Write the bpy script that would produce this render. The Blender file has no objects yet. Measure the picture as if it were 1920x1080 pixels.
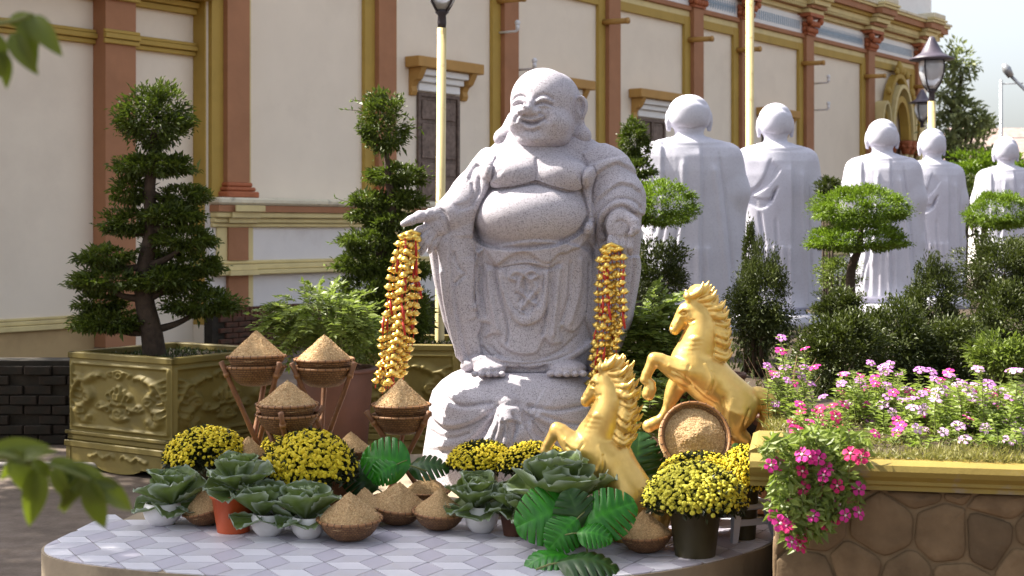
import bpy, math, random
import numpy as np
from mathutils import Vector, Matrix, Euler
R = math.radians
random.seed(7); RNG = np.random.default_rng(11)
scene = bpy.context.scene
col = scene.collection

# ------------------------------------------------------------------ camera, sky, sun, exposure
FPX, HOR, CAMZ = 2667.0, 430.0, 1.70          # focal length in photo pixels, horizon row, eye height
cam_d = bpy.data.cameras.new('camera'); cam = bpy.data.objects.new('camera', cam_d); col.objects.link(cam)
cam.location = (0, 0, CAMZ); cam.rotation_euler = (R(90), 0, 0)
cam_d.sensor_width = 36; cam_d.lens = 36*FPX/1920; cam_d.shift_y = -(540-HOR)/1920
cam_d.clip_start = 0.05; cam_d.clip_end = 2000
cam_d.dof.use_dof = True; cam_d.dof.focus_distance = 7.9; cam_d.dof.aperture_fstop = 4.0
scene.camera = cam
SUN_EL, SUN_AZ = 50.0, -76.0                    # azimuth from +Y towards +X
world = bpy.data.worlds.new('World'); scene.world = world; world.use_nodes = True
wn = world.node_tree.nodes; wl = world.node_tree.links
sky = wn.new('ShaderNodeTexSky'); sky.sky_type = 'NISHITA'; sky.sun_disc = False
sky.sun_elevation = R(SUN_EL); sky.sun_rotation = R(SUN_AZ)
sky.air_density = 1.0; sky.dust_density = 4.0; sky.ozone_density = 1.0
bg = wn['Background']; bg.inputs['Strength'].default_value = 0.11
hsv = wn.new('ShaderNodeHueSaturation'); hsv.inputs['Saturation'].default_value = 0.42
wl.new(sky.outputs[0], hsv.inputs['Color']); wl.new(hsv.outputs[0], bg.inputs[0])
sun_d = bpy.data.lights.new('sun', 'SUN'); sun = bpy.data.objects.new('sun', sun_d); col.objects.link(sun)
sun_d.energy = 5.0; sun_d.angle = R(0.6); sun_d.color = (1.0, 0.93, 0.80)
sv = Vector((math.cos(R(SUN_EL))*math.sin(R(SUN_AZ)), math.cos(R(SUN_EL))*math.cos(R(SUN_AZ)), math.sin(R(SUN_EL))))
sun.rotation_euler = sv.to_track_quat('Z', 'Y').to_euler(); sun.location = sv*40
scene.view_settings.view_transform = 'Standard'; scene.view_settings.look = 'None'
scene.view_settings.exposure = 1.55; scene.view_settings.gamma = 1.0
scene.render.engine = 'CYCLES'
scene.cycles.use_denoising = True
scene.cycles.max_bounces = 7; scene.cycles.transparent_max_bounces = 8
scene.cycles.caustics_reflective = False; scene.cycles.caustics_refractive = False

# ------------------------------------------------------------------ helpers
def PX(px, py, Y):
    """photo pixel at distance Y (metres) -> world point"""
    return Vector(((px-960)*Y/FPX, Y, CAMZ-(py-HOR)*Y/FPX))
def SC(Y): return FPX/Y
def gX(px, Y): return (px-960)*Y/FPX
def link(o, parent=None):
    col.objects.link(o)
    if parent is not None: o.parent = parent
    return o
def obj(name, me, m=None, parent=None, loc=(0,0,0), rot=(0,0,0), scale=(1,1,1)):
    o = bpy.data.objects.new(name, me)
    if m is not None and len(me.materials) == 0: me.materials.append(m)
    o.location = loc; o.rotation_euler = rot; o.scale = scale
    return link(o, parent)
def tag(o, label, cat, group=None):
    o['label'] = label; o['category'] = cat
    if group: o['group'] = group
    return o
def thing(name, label, cat, loc=(0,0,0), rz=0, group=None, rot=None):
    o = bpy.data.objects.new(name, None); o.empty_display_size = .05
    o.location = loc; o.rotation_euler = rot if rot else (0,0,rz); link(o)
    return tag(o, label, cat, group)
def struct(o): o['kind'] = 'structure'; return o
def stuff(o): o['kind'] = 'stuff'; return o
def dup(root, loc=None, rot=None, scale=None, label=None, parent=None):
    r = root.copy(); link(r, parent)
    if loc is not None: r.location = loc
    if rot is not None: r.rotation_euler = rot
    if scale is not None: r.scale = scale if hasattr(scale, '__len__') else (scale,)*3
    if label: r['label'] = label
    for ch in list(root.children):
        dup(ch, parent=r)
    return r

def mesh_np(name, V, F, smooth=True, tint=None, uv=None):
    """V (n,3); F (m,k) index array"""
    V = np.asarray(V, np.float32); F = np.asarray(F, np.int32)
    me = bpy.data.meshes.new(name)
    n, m, k = len(V), len(F), F.shape[1]
    me.vertices.add(n); me.vertices.foreach_set('co', V.ravel())
    me.loops.add(m*k); me.loops.foreach_set('vertex_index', F.ravel())
    me.polygons.add(m); me.polygons.foreach_set('loop_start', np.arange(0, m*k, k, dtype=np.int32))
    me.polygons.foreach_set('loop_total', np.full(m, k, np.int32))
    me.polygons.foreach_set('use_smooth', np.full(m, smooth, bool))
    if tint is not None:
        a = me.attributes.new('tint', 'FLOAT', 'POINT'); a.data.foreach_set('value', np.asarray(tint, np.float32))
    if uv is not None:
        l = me.uv_layers.new(name='UVMap'); l.data.foreach_set('uv', np.asarray(uv, np.float32)[F.ravel()].ravel())
    me.update(); me.validate()
    return me

class MB:
    """collects simple shapes into one mesh"""
    def __init__(s): s.v = []; s.f = []; s.sm = []
    def add(s, vs, fs, smooth=False):
        b = len(s.v); s.v += [tuple(v) for v in vs]; s.f += [tuple(i+b for i in f) for f in fs]; s.sm += [smooth]*len(fs); return s
    def box(s, x0, x1, y0, y1, z0, z1, bv=0.0):
        if bv <= 0:
            return s.add([(x0,y0,z0),(x1,y0,z0),(x1,y1,z0),(x0,y1,z0),(x0,y0,z1),(x1,y0,z1),(x1,y1,z1),(x0,y1,z1)],
                  [(0,3,2,1),(4,5,6,7),(0,1,5,4),(1,2,6,5),(2,3,7,6),(3,0,4,7)])
        # chamfered box
        b = bv; vs = []; idx = {}
        for ix, X in ((0,(x0,x1)),):
            pass
        for sx in (0,1):
            for sy in (0,1):
                for sz in (0,1):
                    X, Y, Z = (x0,x1)[sx], (y0,y1)[sy], (z0,z1)[sz]
                    dx, dy, dz = (b,-b)[sx], (b,-b)[sy], (b,-b)[sz]
                    idx[sx,sy,sz] = len(vs)
                    vs += [(X,Y+dy,Z+dz),(X+dx,Y,Z+dz),(X+dx,Y+dy,Z)]
        fs = []
        def q(*t): fs.append(t)
        I = idx
        for ax in range(3):
            o = [a for a in range(3) if a != ax]
            for sgn in (0,1):
                cyc = [(0,0),(1,0),(1,1),(0,1)]
                t = []
                for c in cyc:
                    key = [0,0,0]; key[ax] = sgn; key[o[0]] = c[0]; key[o[1]] = c[1]
                    t.append(I[tuple(key)]+ax)
                fs.append(tuple(t))
            for c in [(0,0),(0,1),(1,0),(1,1)]:
                k0 = [0,0,0]; k1 = [0,0,0]; k1[ax] = 1
                for kk in (k0,k1): kk[o[0]] = c[0]; kk[o[1]] = c[1]
                fs.append((I[tuple(k0)]+o[0], I[tuple(k1)]+o[0], I[tuple(k1)]+o[1], I[tuple(k0)]+o[1]))
        for k in I: fs.append((I[k], I[k]+1, I[k]+2))
        cx, cy, cz = (x0+x1)/2, (y0+y1)/2, (z0+z1)/2
        fx = []
        for f in fs:
            p = [Vector(vs[i]) for i in f]
            nrm = (p[1]-p[0]).cross(p[2]-p[0]); c = sum(p, Vector())/len(p) - Vector((cx,cy,cz))
            fx.append(f if nrm.dot(c) > 0 else tuple(reversed(f)))
        return s.add(vs, fx)
    def prism(s, poly, z0, z1, axis='z', smooth=False):
        n = len(poly)
        mp = {'z': lambda p,h: (p[0],p[1],h), 'y': lambda p,h: (p[0],h,p[1]), 'x': lambda p,h: (h,p[0],p[1])}[axis]
        vs = [mp(p,z0) for p in poly]+[mp(p,z1) for p in poly]
        fs = [tuple(range(n-1,-1,-1)), tuple(range(n,2*n))]+[(i,(i+1)%n,(i+1)%n+n,i+n) for i in range(n)]
        area = sum(poly[i][0]*poly[(i+1)%n][1]-poly[(i+1)%n][0]*poly[i][1] for i in range(n))
        flip = (area < 0) != (axis == 'y')
        if (z1 < z0): flip = not flip
        if flip: fs = [tuple(reversed(f)) for f in fs]
        return s.add(vs, fs, smooth)
    def tube(s, pts, rad, n=8, smooth=True, caps=True, closed=False):
        pts = [Vector(p) for p in pts]; m = len(pts)
        if not hasattr(rad, '__len__'): rad = [rad]*m
        vs = []; up = None
        for i, p in enumerate(pts):
            a = pts[(i-1) % m] if (closed or i > 0) else p; b = pts[(i+1) % m] if (closed or i < m-1) else p
            t = (b-a).normalized()
            if up is None:
                up = Vector((0,0,1)) if abs(t.z) < .9 else Vector((1,0,0))
            u = t.cross(up).normalized(); w = u.cross(t).normalized(); up = w
            for k in range(n):
                an = 2*math.pi*k/n; vs.append(p+(u*math.cos(an)+w*math.sin(an))*rad[i])
        fs = []
        for i in range(m if closed else m-1):
            j = (i+1) % m
            for k in range(n): fs.append((i*n+k, i*n+(k+1)%n, j*n+(k+1)%n, j*n+k))
        if caps and not closed: fs += [tuple(range(n-1,-1,-1)), tuple(range((m-1)*n, m*n))]
        return s.add(vs, fs, smooth)
    def lathe(s, prof, n=24, c=(0,0,0), smooth=True, caps=True):
        vs = []; fs = []
        for r, z in prof:
            for k in range(n):
                a = 2*math.pi*k/n; vs.append((c[0]+r*math.cos(a), c[1]+r*math.sin(a), c[2]+z))
        for i in range(len(prof)-1):
            for k in range(n): fs.append((i*n+k, i*n+(k+1)%n, (i+1)*n+(k+1)%n, (i+1)*n+k))
        if caps:
            fs += [tuple(range(n-1,-1,-1)), tuple(range((len(prof)-1)*n, len(prof)*n))]
        return s.add(vs, fs, smooth)
    def sphere(s, c, r, n=10, m=6, sc=(1,1,1)):
        vs = [(c[0],c[1],c[2]-r*sc[2])]; fs = []
        for i in range(1,m):
            ph = -math.pi/2+math.pi*i/m
            for k in range(n):
                a = 2*math.pi*k/n; vs.append((c[0]+r*sc[0]*math.cos(ph)*math.cos(a), c[1]+r*sc[1]*math.cos(ph)*math.sin(a), c[2]+r*sc[2]*math.sin(ph)))
        vs.append((c[0],c[1],c[2]+r*sc[2])); L = len(vs)-1
        for k in range(n): fs.append((0, 1+(k+1)%n, 1+k))
        for i in range(m-2):
            for k in range(n): fs.append((1+i*n+k, 1+i*n+(k+1)%n, 1+(i+1)*n+(k+1)%n, 1+(i+1)*n+k))
        for k in range(n): fs.append((L, 1+(m-2)*n+k, 1+(m-2)*n+(k+1)%n))
        return s.add(vs, fs, True)
    def mesh(s, name='mesh'):
        me = bpy.data.meshes.new(name); me.from_pydata(s.v, [], s.f)
        me.polygons.foreach_set('use_smooth', s.sm); me.update(); return me
    def build(s, name, m, parent=None, **k): return obj(name, s.mesh(name), m, parent, **k)

# ------------------------------------------------------------------ materials
MATS = {}
def new_mat(name):
    m = bpy.data.materials.new(name); m.use_nodes = True; nt = m.node_tree
    for n in list(nt.nodes): nt.nodes.remove(n)
    out = nt.nodes.new('ShaderNodeOutputMaterial'); bs = nt.nodes.new('ShaderNodeBsdfPrincipled')
    nt.links.new(bs.outputs[0], out.inputs[0]); MATS[name] = m
    return m, nt, bs, out
def ramp(nt, fac, stops):
    r = nt.nodes.new('ShaderNodeValToRGB'); el = r.color_ramp.elements
    el[0].position, el[0].color = stops[0][0], (*stops[0][1], 1); el[1].position, el[1].color = stops[-1][0], (*stops[-1][1], 1)
    for p, c in stops[1:-1]:
        e = el.new(p); e.color = (*c, 1)
    nt.links.new(fac, r.inputs[0]); return r.outputs[0]
def noise(nt, vec, scale, detail=5, rough=.6, dim='3D'):
    n = nt.nodes.new('ShaderNodeTexNoise'); n.inputs['Scale'].default_value = scale; n.inputs['Detail'].default_value = detail
    n.inputs['Roughness'].default_value = rough; nt.links.new(vec, n.inputs['Vector']); return n.outputs['Fac']
def mixc(nt, a, b, fac, mode='MIX'):
    n = nt.nodes.new('ShaderNodeMix'); n.data_type = 'RGBA'; n.blend_type = mode
    for sock, v in ((n.inputs['Factor'], fac), (n.inputs['A'], a), (n.inputs['B'], b)):
        if hasattr(v, 'is_linked') or isinstance(v, bpy.types.NodeSocket): nt.links.new(v, sock)
        elif isinstance(v, (int, float)): sock.default_value = v
        else: sock.default_value = (*v, 1)
    for s_ in n.inputs:
        pass
    return n.outputs['Result']
def mixrgb(nt, a, b, fac, mode='MIX'):
    n = nt.nodes.new('ShaderNodeMixRGB'); n.blend_type = mode
    for sock, v in ((n.inputs[0], fac), (n.inputs[1], a), (n.inputs[2], b)):
        if isinstance(v, bpy.types.NodeSocket): nt.links.new(v, sock)
        elif isinstance(v, (int, float)): sock.default_value = v
        else: sock.default_value = (*v, 1)
    return n.outputs[0]
def bump(nt, bs, h, strength, dist):
    b = nt.nodes.new('ShaderNodeBump'); b.inputs['Strength'].default_value = strength; b.inputs['Distance'].default_value = dist
    nt.links.new(h, b.inputs['Height']); nt.links.new(b.outputs[0], bs.inputs['Normal'])
def mat(name, c, rough=.6, var=.15, scale=8, b=0.0, bscale=60, metallic=0.0, spec=.5, c2=None, dirt=None, dscale=1.5, damt=.6, dirtpos=(.52,.72)):
    """plain surface: two noises of colour, optional dirt patches, fine relief"""
    m, nt, bs, out = new_mat(name)
    tc = nt.nodes.new('ShaderNodeTexCoord').outputs['Object']
    c2 = c2 or tuple(min(1, x*(1+var)) for x in c); c1 = tuple(x*(1-var) for x in c)
    n1 = noise(nt, tc, scale)
    colr = ramp(nt, n1, [(.3, c1), (.7, c2)])
    if dirt:
        n2 = noise(nt, tc, dscale, 8, .65)
        f = ramp(nt, n2, [(dirtpos[0], (0,0,0)), (dirtpos[1], (damt,)*3)])
        colr = mixrgb(nt, colr, dirt, f)
    nt.links.new(colr, bs.inputs['Base Color'])
    bs.inputs['Roughness'].default_value = rough; bs.inputs['Metallic'].default_value = metallic
    bs.inputs['Specular IOR Level'].default_value = spec
    if b > 0: bump(nt, bs, noise(nt, tc, bscale, 6), b, .01)
    return m
def leaf_mat(name, dark, light, rough=.45, trans=.35, tcol=None, spec=.4):
    m, nt, bs, out = new_mat(name)
    at = nt.nodes.new('ShaderNodeAttribute'); at.attribute_name = 'tint'
    c = ramp(nt, at.outputs['Fac'], [(0, dark), (1, light)])
    nt.links.new(c, bs.inputs['Base Color']); bs.inputs['Roughness'].default_value = rough
    bs.inputs['Specular IOR Level'].default_value = spec
    tr = nt.nodes.new('ShaderNodeBsdfTranslucent'); nt.links.new(mixrgb(nt, c, tcol or (light[0]*1.3, light[1]*1.5, light[2]*.7), .5), tr.inputs[0])
    mx = nt.nodes.new('ShaderNodeMixShader'); mx.inputs[0].default_value = trans
    nt.links.new(bs.outputs[0], mx.inputs[1]); nt.links.new(tr.outputs[0], mx.inputs[2]); nt.links.new(mx.outputs[0], out.inputs[0])
    return m

def granite(name, base, dark, light, speck=160, streak=None, spots=.8):
    m, nt, bs, out = new_mat(name)
    tc = nt.nodes.new('ShaderNodeTexCoord').outputs['Object']
    n1 = noise(nt, tc, speck, 2, .7); n2 = noise(nt, tc, speck*.45, 3, .7); n3 = noise(nt, tc, 2.2, 5, .6)
    c = ramp(nt, n1, [(.36, dark), (.47, base), (.60, base), (.70, light)])
    c = mixrgb(nt, c, ramp(nt, n2, [(.30, (.45,.43,.44)), (.42, (1,1,1))]), spots, 'MULTIPLY')
    c = mixrgb(nt, c, ramp(nt, n3, [(.35, (.86,.84,.84)), (.7, (1.0,1.0,1.0))]), 1.0, 'MULTIPLY')
    if streak:
        mp = nt.nodes.new('ShaderNodeMapping'); mp.inputs['Scale'].default_value = (9, 9, 0.5); nt.links.new(tc, mp.inputs[0])
        n4 = noise(nt, mp.outputs[0], 1.0, 6, .65)
        c = mixrgb(nt, c, streak, ramp(nt, n4, [(.52, (0,0,0)), (.75, (.6,.6,.6))]))
    nt.links.new(c, bs.inputs['Base Color']); bs.inputs['Roughness'].default_value = .72
    bs.inputs['Specular IOR Level'].default_value = .3
    bump(nt, bs, n1, .25, .004)
    return m

M = {}
M['granite'] = granite('granite', (.53,.505,.565), (.20,.185,.21), (.68,.655,.71), 170)
M['marble'] = granite('grey_marble', (.60,.60,.69), (.55,.55,.64), (.64,.64,.73), 60, streak=(.52,.52,.61), spots=.12)
M['gold'] = mat('gold_paint', (.82,.52,.14), .34, .10, 7, .12, 30, metallic=.62, c2=(.88,.60,.20), dirt=(.45,.21,.04), dscale=5, damt=.45, dirtpos=(.5,.75))
M['gold_foil'] = mat('gold_foil', (.92,.64,.16), .28, .12, 60, .0, metallic=.75)
M['red'] = mat('red_cord', (.55,.035,.02), .5, .2, 40)
M['cream'] = mat('cream_plaster', (.80,.71,.59), .85, .03, 1.5, .08, 25, dirt=(.62,.53,.44), dscale=.7, damt=.35)
M['whiteplaster'] = mat('white_plaster', (.74,.71,.70), .85, .04, 2, .08, 25, dirt=(.50,.44,.42), dscale=1.2, damt=.5)
M['olive'] = mat('olive_yellow_paint', (.42,.28,.055), .7, .10, 3, .08, 30, dirt=(.33,.20,.05), dscale=1.5, damt=.5)
M['ochre'] = mat('ochre_paint', (.44,.245,.065), .7, .10, 4, .08, 30, dirt=(.30,.15,.04), dscale=2, damt=.5)
M['olivelite'] = mat('pale_yellow_paint', (.66,.55,.27), .7, .08, 3, .08, 30, dirt=(.45,.35,.18), dscale=2, damt=.5)
M['terracotta'] = mat('terracotta_paint', (.36,.165,.080), .75, .08, 3, .08, 30, dirt=(.27,.115,.05), dscale=1.2, damt=.5)
M['capital'] = mat('red_brown_capital', (.38,.115,.045), .7, .15, 8, .2, 30)
M['ledge'] = mat('weathered_ledge', (.66,.60,.46), .8, .1, 5, .15, 30, dirt=(.25,.21,.16), dscale=4, damt=.8, dirtpos=(.56,.68))
M['shutter'] = mat('weathered_dark_wood', (.085,.052,.038), .6, .3, 14, .2, 60, c2=(.17,.115,.09))
M['shutterpanel'] = mat('weathered_panel_wood', (.125,.080,.060), .6, .3, 14, .2, 60, c2=(.22,.155,.125))
M['frieze'] = mat('white_frieze', (.80,.80,.80), .7, .04, 4)
M['bluetile'] = mat('blue_grey_tile', (.27,.36,.46), .5, .2, 20)
M['brick'] = mat('old_red_brick', (.15,.052,.028), .9, .4, 9, .4, 50, dirt=(.022,.020,.013), dscale=2.2, damt=.9, dirtpos=(.40,.60))
M['blackish'] = mat('blackish_mortar', (.022,.017,.011), .95, .4, 9, .4, 50)  # near-black brown mortar
M['blackbrick'] = mat('blackish_brick', (.035,.020,.012), .95, .4, 9, .4, 50, dirt=(.012,.011,.007), dscale=3, damt=.9, dirtpos=(.40,.60))  # near-black brown brick with darker random patches
M['planter'] = mat('olive_yellow_planter', (.205,.155,.032), .62, .12, 3, .12, 40, dirt=(.115,.085,.018), dscale=2.5, damt=.7, dirtpos=(.42,.70))
M['tan'] = mat('tan_plinth_paint', (.46,.325,.16), .8, .08, 2, .08, 30, dirt=(.30,.20,.09), dscale=1.5, damt=.5)
M['pipe'] = mat('grey_pipe', (.30,.27,.24), .6, .15, 8)  # plain warm grey, darkened evenly
M['soil'] = mat('dark_soil', (.05,.032,.018), .95, .4, 20, .6, 40)
M['bark'] = mat('dark_bark', (.055,.036,.024), .9, .4, 18, .7, 40)
M['wood'] = mat('brown_pole_wood', (.21,.088,.034), .6, .25, 14, .3, 60)
M['rim'] = mat('bamboo_rim', (.27,.125,.045), .55, .25, 30, .3, 80)
M['grain'] = mat('rice_grain', (.50,.31,.135), .7, .30, 90, .8, 260, c2=(.68,.47,.24))
M['grains'] = leaf_mat('loose_rice_grain', (.40,.22,.08), (.78,.58,.34), .6, 0.0)
M['whitepot'] = mat('white_glazed_pot', (.74,.72,.72), .28, .03, 5, dirt=(.45,.38,.30), dscale=4, damt=.4)
M['redpot'] = mat('orange_plastic_pot', (.50,.085,.022), .42, .08, 5)
M['brownpot'] = mat('brown_clay_pot', (.085,.030,.016), .6, .2, 6, .15, 40)
M['darkpot'] = mat('dark_olive_plastic', (.055,.045,.018), .45, .15, 6)
M['cream_pole'] = mat('cream_painted_steel', (.62,.50,.24), .5, .08, 8, .05, 30, dirt=(.30,.18,.06), dscale=9, damt=.7, dirtpos=(.6,.7))
M['lampblack'] = mat('lamp_black_metal', (.035,.028,.035), .4, .15, 8, metallic=.3)
M['lamphood'] = mat('lamp_hood_purple_grey', (.075,.060,.085), .45, .15, 8)
M['plasticwhite'] = mat('white_plastic', (.72,.72,.76), .5, .03, 8)
M['stool'] = mat('stool_plastic', (.55,.57,.68), .5, .04, 8)
M['bluegrey'] = mat('galvanised_steel', (.35,.36,.38), .4, .1, 8, metallic=.5)
M['roof'] = mat('roof_tile', (.30,.22,.20), .8, .3, 6, .3, 30)
M['dryplant'] = mat('dry_brown_stems', (.20,.12,.06), .8, .3, 20)
M['stem'] = mat('green_stem', (.14,.16,.045), .6, .2, 20)
# leaves
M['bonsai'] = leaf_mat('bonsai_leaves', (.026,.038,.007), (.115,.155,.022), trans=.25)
M['bonsai_lit'] = leaf_mat('sunlit_bonsai_leaves', (.055,.090,.008), (.20,.29,.028), trans=.3)  # brighter copy of the bonsai leaves, sunlight put into the colour
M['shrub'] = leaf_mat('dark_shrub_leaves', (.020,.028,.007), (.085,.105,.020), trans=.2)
M['shrub_lit'] = leaf_mat('sunlit_shrub_leaves', (.06,.085,.015), (.20,.25,.05), trans=.3)  # paler copy of the shrub leaves with the sun in its colour
M['fern'] = leaf_mat('compound_leaves', (.075,.105,.018), (.27,.33,.085), trans=.35)
M['far'] = leaf_mat('far_tree_leaves', (.11,.13,.06), (.28,.31,.14), trans=.35)
M['fore'] = leaf_mat('young_tree_leaves', (.045,.07,.008), (.15,.18,.02), trans=.4)
M['vinca'] = leaf_mat('periwinkle_leaves', (.085,.125,.022), (.30,.37,.09), trans=.4)
M['grass'] = leaf_mat('dry_grass', (.09,.095,.025), (.30,.27,.085), trans=.3)
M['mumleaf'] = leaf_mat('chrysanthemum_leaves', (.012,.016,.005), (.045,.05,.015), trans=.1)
M['mum'] = leaf_mat('yellow_petals', (.60,.43,.008), (.90,.76,.04), .6, .25, (.9,.75,.03))
M['mumpale'] = leaf_mat('pale_yellow_petals', (.50,.42,.012), (.80,.76,.10), .6, .25, (.85,.8,.1))
for nm, c in (('pink',(.72,.04,.33)), ('mauve',(.62,.24,.66)), ('magenta',(.66,.025,.17)), ('lilac',(.70,.42,.74))):
    M[nm] = leaf_mat(nm+'_petals', tuple(x*.85 for x in c), tuple(min(1,x*1.15) for x in c), .6, .35, c)
M['flowereye'] = mat('flower_eye', (.75,.60,.55), .6)

# ------------------------------------------------------------------ sculpting: distance field on a grid -> mesh
class Field:
    def __init__(s, lo, hi, h):
        s.lo = np.array(lo, float); s.h = h
        s.n = np.ceil((np.array(hi, float)-s.lo)/h).astype(int)+1
        s.F = np.full(s.n, 60.0, np.float32)
        s.ax = [(s.lo[i]+h*np.arange(s.n[i])).astype(np.float32) for i in range(3)]
    def sl(s, lo, hi):
        a = np.clip(np.floor((np.array(lo)-s.lo)/s.h).astype(int), 0, s.n); b = np.clip(np.ceil((np.array(hi)-s.lo)/s.h).astype(int)+1, 0, s.n)
        return tuple(slice(a[i], b[i]) for i in range(3))
    def _apply(s, d, sl, k, op):
        f = s.F[sl]
        if op == 'add':
            if k > 0:
                hh = np.clip(.5+.5*(f-d)/k, 0, 1); s.F[sl] = f+(d-f)*hh-k*hh*(1-hh)
            else: s.F[sl] = np.minimum(f, d)
        else:
            if k > 0:
                hh = np.clip(.5-.5*(f+d)/k, 0, 1); s.F[sl] = f+(-d-f)*hh+k*hh*(1-hh)
            else: s.F[sl] = np.maximum(f, -d)
    def ell(s, c, r, k=8, rot=None, op='add'):
        c = np.array(c, float); r = np.array(r, float); pad = k+6; R_ = max(r)+pad if rot is not None else r+pad
        sl = s.sl(c-R_, c+R_)
        X = s.ax[0][sl[0]][:,None,None]-c[0]; Y = s.ax[1][sl[1]][None,:,None]-c[1]; Z = s.ax[2][sl[2]][None,None,:]-c[2]
        if rot is not None:
            Mx = np.array(Euler([R(a) for a in rot]).to_matrix()).T
            X, Y, Z = (Mx[i,0]*X+Mx[i,1]*Y+Mx[i,2]*Z for i in range(3))
        q = (X/r[0])**2+(Y/r[1])**2+(Z/r[2])**2
        g = np.sqrt((X/r[0]**2)**2+(Y/r[1]**2)**2+(Z/r[2]**2)**2)+1e-6
        k0 = np.sqrt(q); s._apply((k0*(k0-1)/g).astype(np.float32), sl, k, op); return s
    def tube(s, pts, rad, k=6, op='add', flat=1.0):
        """polyline with a radius at each point; flat>1 squashes the depth axis"""
        pts = np.array(pts, float); rad = np.array(rad if hasattr(rad,'__len__') else [rad]*len(pts), float)
        for i in range(len(pts)-1):
            a, b, ra, rb = pts[i], pts[i+1], rad[i], rad[i+1]
            pad = max(ra, rb)+k+6
            sl = s.sl(np.minimum(a,b)-pad, np.maximum(a,b)+pad)
            X = s.ax[0][sl[0]][:,None,None]-a[0]; Y = s.ax[1][sl[1]][None,:,None]-a[1]; Z = (s.ax[2][sl[2]][None,None,:]-a[2])*flat
            ab = (b-a)*np.array([1,1,flat]); L = max((ab**2).sum(), 1e-9)
            t = np.clip((X*ab[0]+Y*ab[1]+Z*ab[2])/L, 0, 1)
            d = np.sqrt((X-ab[0]*t)**2+(Y-ab[1]*t)**2+(Z-ab[2]*t)**2)-(ra+(rb-ra)*t)
            s._apply(d.astype(np.float32), sl, k, op)
        return s
    def loft(s, prof, k=8, op='add', power=2.0):
        """stack of ellipses along axis 1: rows (y, cx, cd, rx, rd)"""
        P = np.array(prof, float); P = P[np.argsort(P[:,0])]
        mx = max(P[:,3].max(), P[:,4].max())+k+8
        lo = (P[:,1].min()-mx, P[0,0]-k-8, P[:,2].min()-mx); hi = (P[:,1].max()+mx, P[-1,0]+k+8, P[:,2].max()+mx)
        sl = s.sl(lo, hi); ys = s.ax[1][sl[1]]
        def sm(c): return np.interp(ys, P[:,0], P[:,c])[None,:,None]
        cx, cd, rx, rd = sm(1), sm(2), sm(3), sm(4)
        X = (s.ax[0][sl[0]][:,None,None]-cx)/rx; Z = (s.ax[2][sl[2]][None,None,:]-cd)/rd
        q = (np.abs(X)**power+np.abs(Z)**power)**(1/power)
        d = (q-1)*np.minimum(rx, rd)*.9
        yy = ys[None,:,None]; d = np.maximum(d, np.maximum(P[0,0]-yy, yy-P[-1,0]))
        s._apply(d.astype(np.float32), sl, k, op); return s
    def layer(s, poly, amt, dmin=0, soft=1.6):
        """thicken the front inside a closed outline: a cloth lying over what is below it"""
        L = smooth_line(list(poly)+[poly[0]], 4); lo, hi = L.min(0)-8, L.max(0)+8
        sl = s.sl((*lo, dmin), (*hi, s.ax[2][-1])); X, Y = np.meshgrid(s.ax[0][sl[0]], s.ax[1][sl[1]], indexing='ij')
        ins = np.zeros(X.shape, bool); bd = np.full(X.shape, 1e9)
        for i in range(len(L)-1):
            (ax, ay), (bx, by) = L[i], L[i+1]
            c = (ay > Y) != (by > Y)
            ins ^= c & (X < (bx-ax)*(Y-ay)/(by-ay if by != ay else 1e-9)+ax)
            t = np.clip(((X-ax)*(bx-ax)+(Y-ay)*(by-ay))/((bx-ax)**2+(by-ay)**2+1e-9), 0, 1)
            bd = np.minimum(bd, np.hypot(X-ax-t*(bx-ax), Y-ay-t*(by-ay)))
        w = 1/(1+np.exp(-np.clip(np.where(ins, bd, -bd)/(soft*.5), -30, 30)))
        s.F[sl] -= (amt*w)[:,:,None].astype(np.float32); return s
    def mesh(s):
        F = s.F; ins = F < 0; n = F.shape
        cnt = np.zeros([d-1 for d in n], np.int8)
        cor = [(i,j,k) for i in (0,1) for j in (0,1) for k in (0,1)]
        for (i,j,k) in cor: cnt += ins[i:n[0]-1+i, j:n[1]-1+j, k:n[2]-1+k]
        A = np.argwhere((cnt > 0) & (cnt < 8))
        vid = np.full(cnt.shape, -1, np.int32); vid[A[:,0],A[:,1],A[:,2]] = np.arange(len(A))
        val = {c: F[A[:,0]+c[0], A[:,1]+c[1], A[:,2]+c[2]] for c in cor}
        acc = np.zeros((len(A),3)); num = np.zeros(len(A))
        for c in cor:
            for ax in range(3):
                if c[ax] == 0:
                    e = list(c); e[ax] = 1; a, b = val[c], val[tuple(e)]
                    cr = (a < 0) != (b < 0); t = np.where(cr, a/np.where(cr, a-b, 1), 0)
                    p = np.array(c, float)[None,:].repeat(len(A),0); p[:,ax] = t
                    acc += p*cr[:,None]; num += cr
        V = (A+acc/num[:,None])*s.h+s.lo
        Q = []
        for ax in range(3):
            o1, o2 = (ax+1)%3, (ax+2)%3
            sa = [slice(None)]*3; sb = [slice(None)]*3; sa[ax] = slice(0,-1); sb[ax] = slice(1,None)
            a, b = ins[tuple(sa)], ins[tuple(sb)]
            E = np.argwhere(a != b)
            E = E[(E[:,o1] > 0) & (E[:,o2] > 0) & (E[:,o1] < n[o1]-1) & (E[:,o2] < n[o2]-1)]
            sg = a[E[:,0],E[:,1],E[:,2]]
            def g(d1, d2):
                J = E.copy(); J[:,o1] -= d1; J[:,o2] -= d2; return vid[J[:,0],J[:,1],J[:,2]]
            q = np.stack([g(1,1), g(0,1), g(0,0), g(1,0)], 1)
            q[~sg] = q[~sg][:, ::-1]; Q.append(q)
        return V, np.concatenate(Q)
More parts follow.
